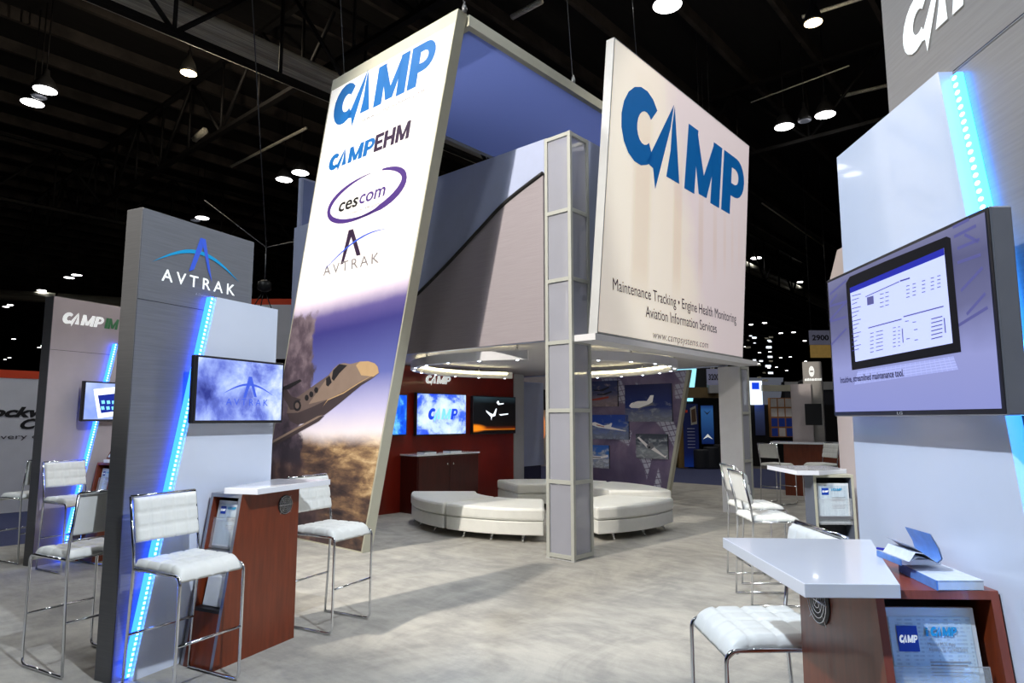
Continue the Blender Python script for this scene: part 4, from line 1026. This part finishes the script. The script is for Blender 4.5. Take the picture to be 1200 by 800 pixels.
glowstrip(RT, 1.30, .35, .885, 2.79, -.022, 'wide blue LED strip glowing behind the white panel edge on the right', (1.2, -.01, .3), w=.017, pitch=.0285, y1=-.002, each=True, lm='led_wide')
def lgf(E):
    b0 = (E.z/.62+(E.noise(2)-.5)*.3).ramp([(0, c(150, 158, 226)), (.3, c(160, 166, 226)), (.55, c(112, 114, 158)), (.8, c(96, 98, 140)), (1, c(130, 132, 172))])
    return b0
mL = art('screen_lavender', lgf, glow=.66, base=0)
def Q(x, y): return RT.p(x, y, -.142)
ED0 = em('pic_caption', c(22, 20, 60), .8); EK = em('pic_black', (.004, .004, .006, 1), 1.0); EG = em('pic_strut', c(78, 78, 128), .8); EP = em('pic_page', c(182, 190, 244), .78); EN = em('pic_navy_text', c(60, 60, 130), .8); EH = em('pic_header', c(30, 36, 140), .9); EKey = em('pic_keys', c(140, 146, 196), .85); EKl = em('pic_key_lines', c(160, 166, 214), .85)
def z2(x, y): return Q(970+x*.275, 250+y*.275)     # coordinates read from an enlargement of the screen
def g_lg(mb, y):
    P = lambda pts, m_, k=0.0: mb.flat([z2(*q) for q in pts], y-k, m_)
    def line(a, b_, w, m_, k=0.0):
        a, b_ = z2(*a), z2(*b_); dx, dz = b_[0]-a[0], b_[1]-a[1]; l = math.hypot(dx, dz) or 1; nx, nz = -dz/l*w, dx/l*w
        mb.flat([(a[0]+nx, a[1]+nz), (b_[0]+nx, b_[1]+nz), (b_[0]-nx, b_[1]-nz), (a[0]-nx, a[1]-nz)], y-k, m_)
    for a, b_ in (((14, 345), (85, 285)), ((14, 395), (85, 375)), ((14, 455), (90, 370)), ((15, 460), (85, 440)), ((15, 385), (45, 345)), ((20, 560), (85, 490)),
                  ((540, 60), (610, 25)), ((545, 100), (640, 52)), ((560, 150), (655, 110)), ((560, 210), (660, 175)), ((590, 90), (650, 120)), ((575, 330), (668, 230)), ((600, 430), (680, 340)), ((560, 480), (690, 400))):
        line(a, b_, .005, EG)
    P([(84, 298), (100, 270), (250, 205), (515, 98), (532, 105), (578, 590), (110, 668)], EK, .001)
    P([(102, 318), (505, 147), (543, 552), (126, 632)], EP, .002)
    P([(102, 318), (505, 147), (508, 176), (104, 340)], EH, .0025)
    for i in range(14): line((112, 352+i*18), (150-8*(i % 3), 342+i*18), .0013, EN, .003)
    for r in range(4): line((232, 345+r*18), (248, 341+r*18), .0013, EN, .003); line((255, 338+r*18), (270, 334+r*18), .0012, EN, .003)
    P([(176, 358), (204, 350), (206, 384), (178, 392)], EG, .003)
    line((318, 290), (322, 640), .0012, EN, .003) if False else None
    line((170, 355), (315, 290), .0015, EN, .003); line((182, 488), (325, 450), .0018, EN, .003); line((333, 440), (505, 395), .0018, EN, .003); line((318, 288), (360, 275), .0025, EN, .003)
    for r in range(6):
        line((190, 512+r*16), (205, 508+r*16), .0012, EN, .003); line((215, 505+r*16), (245, 498+r*16), .0012, EN, .003); line((288, 488+r*16), (300, 485+r*16), .0012, EN, .003); line((310, 484+r*16), (318, 482+r*16), .0012, EN, .003)
        line((452, 450+r*17), (500, 438+r*17), .0015, EN, .003)
    for r in range(4):
        for x_ in (345, 372, 412, 450, 478): line((x_, 310+r*16-(x_-345)*.32), (x_+14, 306+r*16-(x_-345)*.32), .0012, EN, .003)
    for q in ((340, 460), (372, 464), (378, 496), (345, 535), (380, 540)): line(q, (q[0]+15, q[1]-3), .0012, EN, .003)
    line((328, 490), (332, 550), .0025, EN, .0035); line((508, 445), (514, 508), .0025, EN, .0035)
    P([(135, 672), (545, 608), (566, 665), (120, 730)], EKey, .001)
    for i in range(1, 5): s_ = i/5; line((135-15*s_, 672+58*s_), (545+21*s_, 608+57*s_), .0012, EKl, .002)
    for i in range(1, 20): s_ = i/20; line((135+410*s_, 672-64*s_), (120+446*s_, 730-65*s_), .0010, EKl, .002)
    a = z2(64, 722); b_ = z2(336, 688)
    put_text(mb, 'Intuitive, streamlined maintenance tool.', a[0], b_[0], (a[1]+b_[1])/2-.002, .026, y-.004, ED0, .022)
(x0, z0), (x1, z1) = Q(972, 486), Q(1170, 238)
def lgname(t):
    mb = MB(); put_text(mb, 'LG', (x0+x1)/2-.012, (x0+x1)/2+.022, 1.634, .010, -.149, M['alu'], .01); build('maker_mark', mb, t)
tv = screen(RT, .125, 1.165, 1.628, 2.235, -.142, .065, mL, 'large tilted-looking flat screen on the right tower showing a tablet page', side='silver', bz=.015, extra=g_lg, name='flat_screen', bd=.023)
lgname(tv)
topRT = [(.302, -.70), (1.043, -.68), (1.045, -.405), (.80, -.31), (.326, -.12)]
t, XR = counter(RT, 'mahogany counter with open leaflet shelf at the bottom right corner', .945, .37, .18, -.43, -.06, topRT, 'angled white counter top in the lower right foreground', flip=-1, gr=(.55, .965, .085))
leaflet(RT, XR, -1, .62, 1.04, -.400, -.118, .045, 'iCAMP app leaflet in clear holder in the nearest right counter shelf', big=True)
leaflet(RT, XR, -1, .60, .93, -.20, -.09, .10, 'dark leaflet behind clear pocket at the right of the near shelf')
M['mag_blue'] = pm('magazine_blue', c(96, 142, 214), .4, 0, 20, .15); M['mag_page'] = pm('magazine_pages', c(222, 228, 240), .5, 0, 30, .06)
# two magazines
t = thing('magazine', 'thick blue-spined magazine lying flat at the bottom of the pile', 'magazine', RT, (.80, -.2, 1.10))
mb = MB(); A_ = [RT.g(*q, 1.10) for q in ((1100, 692), (1152, 692), (1142, 668), (1057, 676))]
A_ = [(.93, -.27), (.93, -.10), (.60, -.09), (.66, -.32)]
mb.prism([(.949, -.242), (.945, -.10), (.715, -.09), (.704, -.219)], 1.101, 1.128, M['mag_page']); build('page_block', mb, t, bevel=.002)
mb = MB(); mb.prism([(.950, -.243), (.946, -.099), (.714, -.089), (.703, -.220)], 1.1285, 1.1305, M['mag_page']); mb.prism([(.950, -.245), (.703, -.222), (.703, -.219), (.950, -.241)], 1.101, 1.130, M['mag_blue']); build('cover', mb, t)
t = thing('magazine', 'curled open blue magazine with pages fanned on top of the pile', 'magazine', RT, (.72, -.2, 1.131))
mb = MB(); mb.prism([(.80, -.265), (.79, -.13), (.64, -.12), (.650, -.262)], 1.1425, 1.160, M['mag_page']); build('page_block', mb, t, bevel=.002)
mb = MB(); mb.prism([(.802, -.268), (.650, -.266), (.650, -.262), (.802, -.264)], 1.142, 1.161, M['mag_blue']); build('cover', mb, t)
def curl(mb, x0, x1, pts, m_, th=.0):
    vs = []; n = len(pts)
    for (y, z) in pts: vs += [(x0+(.02*(y+.3)), y, z), (x1, y, z)]
    mb.add(vs, [[2*i, 2*i+1, 2*i+3, 2*i+2] for i in range(n-1)], m_, True)
mb = MB(); curl(mb, .84, .70, [(-.262, 1.162), (-.235, 1.176), (-.21, 1.174), (-.17, 1.160)], M['mag_page']); curl(mb, .84, .68, [(-.26, 1.163), (-.24, 1.190), (-.21, 1.186), (-.175, 1.160)], M['mag_page'])
curl(mb, .82, .68, [(-.255, 1.215), (-.225, 1.200), (-.20, 1.182), (-.175, 1.160)], M['mag_page']); build('fanned_pages', mb, t)
mb = MB(); curl(mb, .84, .70, [(-.175, 1.160), (-.160, 1.172), (-.168, 1.205), (-.185, 1.238), (-.19, 1.25)], M['mag_blue']); curl(mb, .841, .701, [(-.170, 1.158), (-.153, 1.172), (-.163, 1.205), (-.182, 1.238), (-.188, 1.25)], M['mag_page']); build('raised_cover', mb, t)
t = thing('pen', 'blue pen lying on the left of the magazine pile', 'pen', RT, (.64, -.25, 1.16))
mb = MB(); mb.tube([(.645, -.262, 1.167), (.72, -.20, 1.167)], .0045, pm('pen_blue', c(30, 40, 170), .3), 8); build('barrel', mb, t)
mb = MB(); mb.tube([(.72, -.20, 1.167), (.73, -.192, 1.167)], [.004, .001], M['chrome'], 8); build('tip', mb, t)

# ================================================================== far right station
T2 = Frame(RT.o[0]+1.69, RT.o[1]+4.1, 181.5)
t = thing('display_tower', 'warm grey tower edge with blue LED line beyond the large right screen', 'display tower', T2, (0, 0, 0))
mb = MB(); mb.slab([(.42, 0), (1.35, 0), (1.35, 3.30), (.15, 3.30), (.0, 3.02)][::1], -.20, -.06, M['beige_grey']); build('tower_body', mb, t) if False else None
mb = MB(); mb.slab([(0, 0), (1.3, 0), (1.3, 3.42), (.22, 3.42), (0.0, 3.12)], .26, .42, M['beige_grey']); build('tower_body', mb, t)
mb = MB(); mb.slab([(.75, 0), (1.25, 0), (1.25, 2.6), (.75, 2.6)], .16, .21, M['white_paint']); build('white_panel', mb, t)
mb = MB(); mb.box(.80, .84, .235, .245, 0, 2.7, M['led']); build('led_line', mb, t)
t, X2 = counter(T2, 'slim counter with leaflet window standing beyond the right foreground counter', .945, .74, .03, -.43, -.06, [(.302, -.62), (1.0, -.60), (1.02, -.405), (.80, -.05), (.326, -.02)], 'far white counter top above the leaflet window', flip=-1, gr=None, edge='tan', outer='slate')
leaflet(T2, X2, -1, .66, 1.02, -.39, -.10, .03, 'pale leaflet in an acrylic pocket in the far slate counter window')

# ================================================================== stools in place
def at(F, x, y): p = F.world(x, y); return p.x, p.y
x_, y_ = at(AV, .15, -.43); stool(x_, y_, 118, 'nearest left bar stool standing before the AVTRAK tower panel')
x_, y_ = at(AV, 1.51, -.41); stool(x_, y_, 117, 'bar stool behind the mahogany AVTRAK counter by the jet banner')
x_, y_ = at(AV, .16, .58); stool(x_, y_, -62, 'bar stool standing behind the AVTRAK tower at the lower left')
x_, y_ = at(IM, .15, -.43); stool(x_, y_, 118, 'bar stool standing before the far left warm grey tower')
x_, y_ = at(IM, .22, .50); stool(x_, y_, -66, 'farthest left bar stool cut by the photo edge beside the grey tower')
stool(1.065, 2.91, -92, 'white stool tucked against the near right mahogany counter')
stool(2.32, 6.08, 92, 'front stool of the two aligned by the far right counter')
stool(2.50, 6.86, 90, 'rear stool of the two aligned by the far right counter')

# ================================================================== left far wall
LW = Frame(*uv(0, 9.65), 41.2)
def w_(E): return E.z.ramp([(0, c(200, 200, 204)), (1, c(206, 207, 212))])
t = thing('partition_wall', 'long white partition with orange-red top band and black lettering at far left', 'wall panel', LW, (-3, 0, 0))
mb = MB(); mb.box(-14, 6.0, .003, .12, 0, 2.46, M['white_paint']); build('wall_body', mb, t)
mb = MB(); mb.box(-14, 6.0, -.004, .002, 2.32, 2.46, M['orange']); build('top_band', mb, t, label='orange-red band')
mb = MB()
a = LW.p(0, 488); e1 = LW.p(50, 488); sc_ = e1[0]-a[0]
put_text(mb, 'Rockwell', a[0]-sc_*.62, a[0]+sc_*1.72, LW.p(20, 488)[1], .17, -.006, M['black'], .045, .35)
put_text(mb, 'Collins', LW.p(23, 503)[0], LW.p(23, 503)[0]+sc_*1.5, LW.p(30, 502)[1], .17, -.006, M['black'], .045, .35)
put_text(mb, 'Building trust every day', a[0]-sc_*2.1, a[0]+sc_*1.25, LW.p(20, 514)[1], .085, -.006, M['ink'], .0)
build('wall_lettering', mb, t)
# hanging red and white sign far behind the AVTRAK tower + its rigging
X, Y = G(303, 351, 4.4)
mb = MB(); mb.box(X-2.2, X+1.2, Y, Y+.1, 4.28, 4.42, M['orange']); mb.box(X-2.2, X+1.2, Y, Y+.1, 3.0, 4.28, M['white_paint']); build('hanging_sign', mb, F=WORLD, base=(X, Y, 3.0), label='distant white sign with red top band peeking right of the AVTRAK tower', cat='sign')
X, Y = G(312, 290, 5.2)
t = thing('rigging_bridle', 'thin rigging lines meeting above a small black fixture left of the banner', 'rigging', WORLD, (X, Y, 4.2))
mb = MB()
for dx_, dy_, z_ in ((-1.6, .5, 6.4), (1.8, .3, 5.7), (0, 0, 4.45), (.3, -3, 13)): mb.tube([(X, Y, 5.2), (X+dx_, Y+dy_, z_)], .012, M['steel_wire'], 5)
build('lines', mb, t)
mb = MB(); mb.lathe(X, Y, [(.06, 4.25), (.14, 4.3), (.14, 4.45), (.05, 4.5)], M['black'], 12); build('fixture', mb, t)
mb = MB()
for dx_ in (-.35, -.1, .25): mb.tube([(X, Y, 4.3), (X+dx_, Y, 3.7)], .012, M['black'], 5)
build('struts', mb, t)

# ================================================================== far background booths
def Fat(px, py, d=None, a=90.0, z=0.0):
    X, Y = G(px, py, z); return Frame(X, Y, a)
# dark booth with blue roll-up banners, beyond the photo wall
FB = Fat(815, 549, a=90); DY = FB.o[1]
K = lambda x, y, yo=0.0: FB.p(x, y, yo)
t = thing('dark_booth', 'dark exhibition booth beyond the photo wall', 'booth', FB, (0, .5, 0))
(xa, za), (xb, zb) = K(796, 432, .6), K(852, 546, .6)
mb = MB(); mb.box(xa-2, xb+.6, .6, .8, 0, za, M['black']); build('backdrop', mb, t)
mb = MB(); (xp, zp_) = K(799, 434, .3); mb.box(xp-.18, xp+.12, .3, .55, 0, zp_, pm('oak_post', c(150, 120, 70), .6)); build('post', mb, t, label='tan wooden post')
mb = MB(); (xc, zc) = K(826, 466, .3); mb.box(xp, xb+.5, .3, .5, zc, zc+.35, pm('oak_fascia', c(110, 92, 58), .6)); build('fascia', mb, t)
rr = random.Random(5); mb = MB()
for i in range(46):  # flat pale and emissive marks painted as glints off booth products
    x, z = xa+.9+rr.random()*2.2, zc+.5+rr.random()*1.6; s_ = .03+rr.random()*.05; mb.flat([(x, z), (x+s_*2.5, z), (x+s_*2.5, z+s_), (x, z+s_)], .59, EW if i % 3 else M['tan'])
build('painted_product_glints', mb, t, kind='stuff')
def poster(x0, y0, x1, y1, yo, f, label, extra=None, name='banner_stand', cat='banner'):
    (xa, za), (xb, zb) = K(x0, y0, yo), K(x1, y1, yo); zb = max(zb, .02)
    tt = thing(name, label, cat, FB, ((xa+xb)/2, yo, zb))
    mb = MB(); mb.slab([(xa, zb), (xb, zb), (xb, za), (xa, za)], yo+.002, yo+.04, M['bezel']); build('board', mb, tt)
    mb = MB(); mb.flat([(xa, zb), (xb, zb), (xb, za), (xa, za)], yo, f); build('print', mb, tt)
    if extra: mb = MB(); extra(mb, xa, xb, zb, za, yo-.004); build('print_details', mb, tt)
    return tt
mP1 = art('blue_rollup', lambda E: (E.z/2.8).ramp([(0, c(20, 60, 150)), (.15, c(16, 30, 90)), (.6, c(14, 24, 64)), (.85, c(20, 34, 80)), (.9, c(120, 140, 180)), (1, c(150, 170, 205))]), glow=.15)
def ex1(mb, xa, xb, z0_, z1_, y):
    w, h = xb-xa, z1_-z0_
    mb.flat([(xa+w*.52, z0_+h*.66), (xa+w*.92, z0_+h*.68), (xa+w*.86, z0_+h*.97), (xa+w*.48, z0_+h*.93)], y, M['tan']); mb.flat([(xa+w*.57, z0_+h*.70), (xa+w*.87, z0_+h*.72), (xa+w*.82, z0_+h*.93), (xa+w*.54, z0_+h*.90)], y-.002, pm('sepia', c(96, 72, 52), .5))
    mb.flat([(xa+w*.05, z0_+h*.86), (xa+w*.3, z0_+h*.86), (xa+w*.3, z0_+h*.9), (xa+w*.05, z0_+h*.9)], y, M['orange'])
    for k_ in range(7): mb.flat([(xa+w*.25, z0_+h*(.30+.05*k_)), (xa+w*.75, z0_+h*(.30+.05*k_)), (xa+w*.75, z0_+h*(.31+.05*k_)), (xa+w*.25, z0_+h*(.31+.05*k_))], y, M['alu'])
poster(800, 473, 820, 547, .0, mP1, 'tall navy roll-up banner with tablet picture beyond the photo wall', ex1)
mP2 = art('sky_poster', lambda E: (E.z/2.2).ramp([(0, c(12, 40, 110)), (.5, c(60, 120, 190)), (.58, c(20, 50, 130)), (.62, c(220, 110, 40)), (.70, c(230, 160, 90)), (.75, c(170, 195, 225)), (1, c(120, 165, 225))]), glow=.2)
def ex2(mb, xa, xb, z0_, z1_, y):
    w, h = xb-xa, z1_-z0_
    mb.flat([(xa+w*.2, z0_+h*.88), (xa+w*.5, z0_+h*.80), (xa+w*.85, z0_+h*.88), (xa+w*.5, z0_+h*.76)], y, M['ink'])
    mb.flat([(xa+w*.1, z0_+h*.12), (xa+w*.5, z0_+h*.26), (xa+w*.9, z0_+h*.12), (xa+w*.5, z0_+h*.18)], y, M['white_letter'])
poster(821, 475, 837, 520, .1, mP2, 'blue and orange sky poster beside the navy roll-up banner', ex2)
for i in range(3):
    (xa, za) = K(822+i*12, 522, .05)
    mb = MB(); z_ = za; mb.prism([(xa-.22+.1*math.cos(j), -.12+.2*math.sin(j*PI/4)) if False else (xa+.3*math.cos(j*PI/4), .02+.2*math.sin(j*PI/4)) for j in range(8)], 0, z_*(.85+.1*i), M['dark'])
    build('draped_crate', mb, F=FB, base=(xa, .0, 0), label=['left', 'middle', 'right'][i]+' dark draped crate in the dark booth beyond the photo wall', cat='crate', bevel=.04)
# glowing cyan panel
(xa, za), (xb, zb) = K(808, 434, .5), K(816, 470, .5)
mb = MB(); mb.slab([(xa-.6, zb), (xa+.08, zb), (xb+.05, za+.1), (xa-.6, za+.1)], .5, .59, em('cyan_glow', c(150, 225, 245), 1.0)); build('lit_panel', mb, F=FB, base=(xa, .5, zb), label='glowing pale cyan panel beside the leaning photo wall edge', cat='lit panel')
# hanging aisle number signs
def aisle(px0, py0, px1, py1, z, num, lab, low):
    X0, Y0 = G(px0, py0, z); X1 = X0+(px1-px0)/FPX*Y0; h = (py1-py0)/FPX*Y0
    t = thing('aisle_sign', lab, 'sign', WORLD, ((X0+X1)/2, Y0, z-h)); 
    mb = MB(); mb.box(X0, X1, Y0, Y0+.04, z-h, z, pm('sign_lavender', c(140, 142, 168), .5, glow=.12)); build('board', mb, t)
    mb = MB(); w = X1-X0; put_text(mb, num, X0+w*.12, X1-w*.12, z-h*.68, h*.36, Y0-.005, M['black'], .03); build('number', mb, t)
    if low:
        mb = MB(); mb.box(X0+w*.02, X1, Y0, Y0+.04, z-h*low, z-h*1.02, pm('flag_ochre', c(196, 160, 90), .6, glow=.15)); build('lower_flag', mb, t)  # faint glow put into the ochre flag to lift its brightness
    mb = MB()
    for x in (X0+w*.1, X1-w*.1): mb.tube([(x, Y0+.02, z), (x, Y0+.02, 13.9)], .015, M['steel_wire'], 5)
    build('cables', mb, t)
aisle(828, 432, 844, 451, 3.1, '3200', 'hanging aisle sign reading 3200 beyond the hanging sign', 0)
aisle(948, 387, 974, 404, 5.6, '2900', 'hanging aisle sign reading 2900 beside the right screen', 1.9)
X, Y = G(837, 455, 2.6); mb = MB(); mb.box(X-.16, X+.16, Y, Y+.3, 2.45, 2.8, M['alu']); mb.tube([(X, Y+.15, 2.8), (X, Y+.15, 13.9)], .015, M['steel_wire'], 5); build('hanging_box', mb, F=WORLD, base=(X, Y, 2.45), label='small grey box hanging below the 3200 sign', cat='box')

# right background
FB = Fat(890, 547, a=90)
t = thing('trade_booth', 'far dark booth with lit white display and orange framed grid', 'booth', FB, (0, 1, 0))
(xa, za), (xb, zb) = K(870, 474, .6), K(990, 540, .6)
mb = MB(); mb.box(xa-1, xb, .6, .8, 0, za, M['black']); build('backdrop', mb, t)
(xa, za), (xb, zb) = K(880, 446, .3), K(894, 474, .3)
mb = MB(); mb.box(xa-.2, xb, .3, .5, zb, za, em('white_display', c(225, 240, 250), 1.1)); build('lit_display', mb, t)
(xc, zc), (xd, zd) = K(881, 448, .28), K(890, 456, .28)
mb = MB(); mb.flat([(xc, zd), (xd, zd), (xd, zc), (xc, zc)], .29, EB); build('display_mark', mb, t)
(xa, za), (xb, zb) = K(893, 451, .2), K(930, 458, .2)
mb = MB(); mb.box(xa, xb, .2, .5, zb, za, M['tan']); build('fascia', mb, t)
(xa, za), (xb, zb) = K(902, 466, .4), K(930, 512, .4)
mO = pm('orange_grid', c(176, 120, 70), .5); mW = pm('pale_tile', c(214, 208, 204), .5); mBl = pm('royal_blue_tile', c(40, 70, 170), .5)
mb = MB(); mb.box(xa, xb, .4, .58, zb, za, mO)
w, h = xb-xa, za-zb
for i in range(3):
    for j in range(4):
        m_ = mW if j > 1 else (mBl if (i+j) % 2 == 0 or j == 1 else mW)
        mb.flat([(xa+w*(i+.08)/3, zb+h*(j+.08)/4), (xa+w*(i+.92)/3, zb+h*(j+.08)/4), (xa+w*(i+.92)/3, zb+h*(j+.92)/4), (xa+w*(i+.08)/3, zb+h*(j+.92)/4)], .395, m_)
build('grid_wall', mb, t)
mP3 = art('blue_people_poster', lambda E: (E.z/2.0).ramp([(0, c(40, 44, 70)), (.4, c(70, 84, 130)), (.6, c(30, 60, 160)), (1, c(30, 70, 180))]), glow=.15)
poster(884, 473, 897, 510, .56, mP3, 'tall blue poster in the far booth right of the short column', None, 'booth_poster', 'poster')
# beige tower with globe mark, its counter, screens and stools
ZT = G(950, 578); FT = Frame(ZT[0], ZT[1], 118)
Kt = lambda x, y, yo=0.0: FT.p(x, y, yo)
fa = Kt(940, 424)[0]; fb = Kt(962, 427)[0]; zt = Kt(942, 424)[1]
t = thing('display_tower', 'distant warm grey tower with white oval emblem beside the 2900 sign', 'display tower', FT, ((fa+fb)/2, 0, 0))
mb = MB(); mb.box(fa, fb, 0, .42, 0, zt, M['warmgrey']); build('tower_body', mb, t)
mb = MB(); pxa = Kt(927, 450, -.08)[0]; pxb = Kt(950, 450, -.08)[0]; pxc = Kt(955, 520, -.08)[0]; zz = Kt(930, 450, -.08)[1]
mb.slab([(pxa, 0), (pxc, 0), (pxb, zz), (pxa, zz)], -.10, -.05, M['beige_grey']); mb.box(pxa-.02, pxa+.3, -.05, .3, 0, zz, M['beige_grey']); build('front_panel', mb, t)
mb = MB(); cx, cz = Kt(951, 435, -.02)
mb.flat([(cx+.055*math.cos(a*PI/8), cz+.12*math.sin(a*PI/8)) for a in range(16)], -.006, M['white_letter']); mb.flat([(cx+.04*math.cos(a*PI/8), cz+.02*math.sin(a*PI/8)) for a in range(16)], -.008, M['warmgrey'])
ta, tb = Kt(943, 444)[0], Kt(961, 446)[0]; tz = Kt(950, 446)[1]
rr = random.Random(9); x = ta
while x < tb:
    w = .03+rr.random()*.03; mb.flat([(x, tz), (x+w, tz), (x+w, tz+.045+rr.random()*.02), (x, tz+.045)], -.006, M['white_letter']); x += w+.008
build('emblem', mb, t)
(xa, za), (xb, zb) = Kt(943, 473, -.3), Kt(964, 498, -.3)
screen(FT, xa, xb, zb, za, -.36, .08, M['bezel'], 'small black switched-off screen on the distant emblem tower', bz=.01)
t = thing('service_counter', 'distant mahogany counter below the emblem tower', 'counter', FT, (0, -.3, 0))
(xa, za), (xb, zb) = Kt(918, 521, -.6), Kt(960, 580, -.6)
mb = MB(); mb.box(xa, xb+.9, -.6, -.15, 0, 1.08, M['wood']); build('body', mb, t, bevel=.004)
mb = MB(); mb.box(xa-.25, xb+1.0, -.7, -.14, 1.08, 1.12, M['laminate']); build('top', mb, t)
sx, sy = G(910, 590); stool(sx+.05, sy, 60, 'distant bar stool before the mahogany counter below the emblem tower')
sx, sy = G(970, 590); stool(sx-.1, sy, -100, 'distant stool seat just above the far white counter top')
# black totem beside the 2900 sign
X, Y = G(974, 560); X += 0
mb = MB(); t = thing('black_screen_totem', 'tall rounded black totem just left of the large right screen', 'totem', WORLD, (X, Y+1, 0))
mb.prism([(X-.25+.0, Y+1), (X+.25, Y+1), (X+.25, Y+1.3), (X-.25, Y+1.3)], 0, 2.75, M['black']); build('body', mb, t, bevel=.09)
# pale booth parts under the tower and orange object seen between pillar and column
X, Y = G(637, 552); F3 = Frame(X, Y+1.5, 90)
t = thing('pale_booth', 'distant pale booth glimpsed between grey panel and tall column', 'booth', F3, (0, 0, 0))
mb = MB(); mb.box(-1.5, 2.2, .6, .8, 0, 3.4, pm('pale_booth_wall', c(176, 170, 176), .6)); build('backdrop', mb, t)
mb = MB(); mb.box(-.5, .8, .5, .6, 1.9, 2.6, M['black']); mb.box(-.2, .35, .45, .5, .4, 1.9, M['tan']); build('fittings', mb, t)
mb = MB(); mb.lathe(-.05, .25, [(.16, .95), (.2, 1.1), (.2, 1.5), (.1, 1.9), (.02, 2.1)], pm('orange_glow_shell', c(240, 150, 90), .4, glow=.4), 16); build('orange_bottle_shape', mb, t, label='orange and white rounded shape')
# more far silhouettes so the hall horizon is not empty
for i, (px, w, h, col, lab) in enumerate([(700, 9, 2.6, (52, 54, 70), 'low far dark slate partition far behind the photo wall'), (1080, 10, 3.0, (40, 42, 52), 'far charcoal partition hidden behind the right tower'), (330, 7, 3.0, (60, 60, 72), 'far slate partition behind the jet banner')]):
    X, Y = G(px, 541); mb = MB(); mb.box(X-w/2, X+w/2, Y, Y+.3, 0, h, pm('far_partition_paint', c(*col), .7)); mb.box(X-w/2, X+w/2, Y-.05, Y, h-.3, h, M['alu'])
    build('partition', mb, F=WORLD, base=(X, Y, 0), label=lab, cat='wall panel')

# ================================================================== world and render settings
W = bpy.data.worlds.new('hall_air'); SC.world = W; W.use_nodes = True
bg = W.node_tree.nodes['Background']; bg.inputs[0].default_value = (.62, .68, .85, 1); bg.inputs[1].default_value = .10
SC.view_settings.view_transform = 'Standard'; SC.view_settings.look = 'None'; SC.view_settings.gamma = 1
SC.view_settings.use_curve_mapping = False; SC.view_settings.exposure = 0.38
SC.cycles.use_denoising = True
SC.cycles.max_bounces = 6; SC.cycles.transparent_max_bounces = 12; SC.cycles.sample_clamp_indirect = 4
NAMES = (("dark grey brushed display tower with AVTRAK lettering and white panel", "dark grey brushed display tower with blue peaked emblem and glossy white panel"),
 ("dark grey AVTRAK tower", "dark grey tower with the peaked emblem"), ("AVTRAK tower", "dark grey emblem tower"), ("AVTRAK logo", "a peaked emblem"), ("AVTRAK counter", "left emblem tower counter"),
 ("CAMP IM tower", "far left warm grey tower"), ("white CAMP and green IM lettering", "white and green lettering"), ("CAMP lettering", "bold capital lettering"), ("CAMP letters", "block letters"), ("iCAMP app leaflet", "blue app leaflet"))
for o in list(bpy.data.objects):
    if '_b' in o: del o['_b']
    if 'label' in o:
        for a_, b_ in NAMES: o['label'] = o['label'].replace(a_, b_)
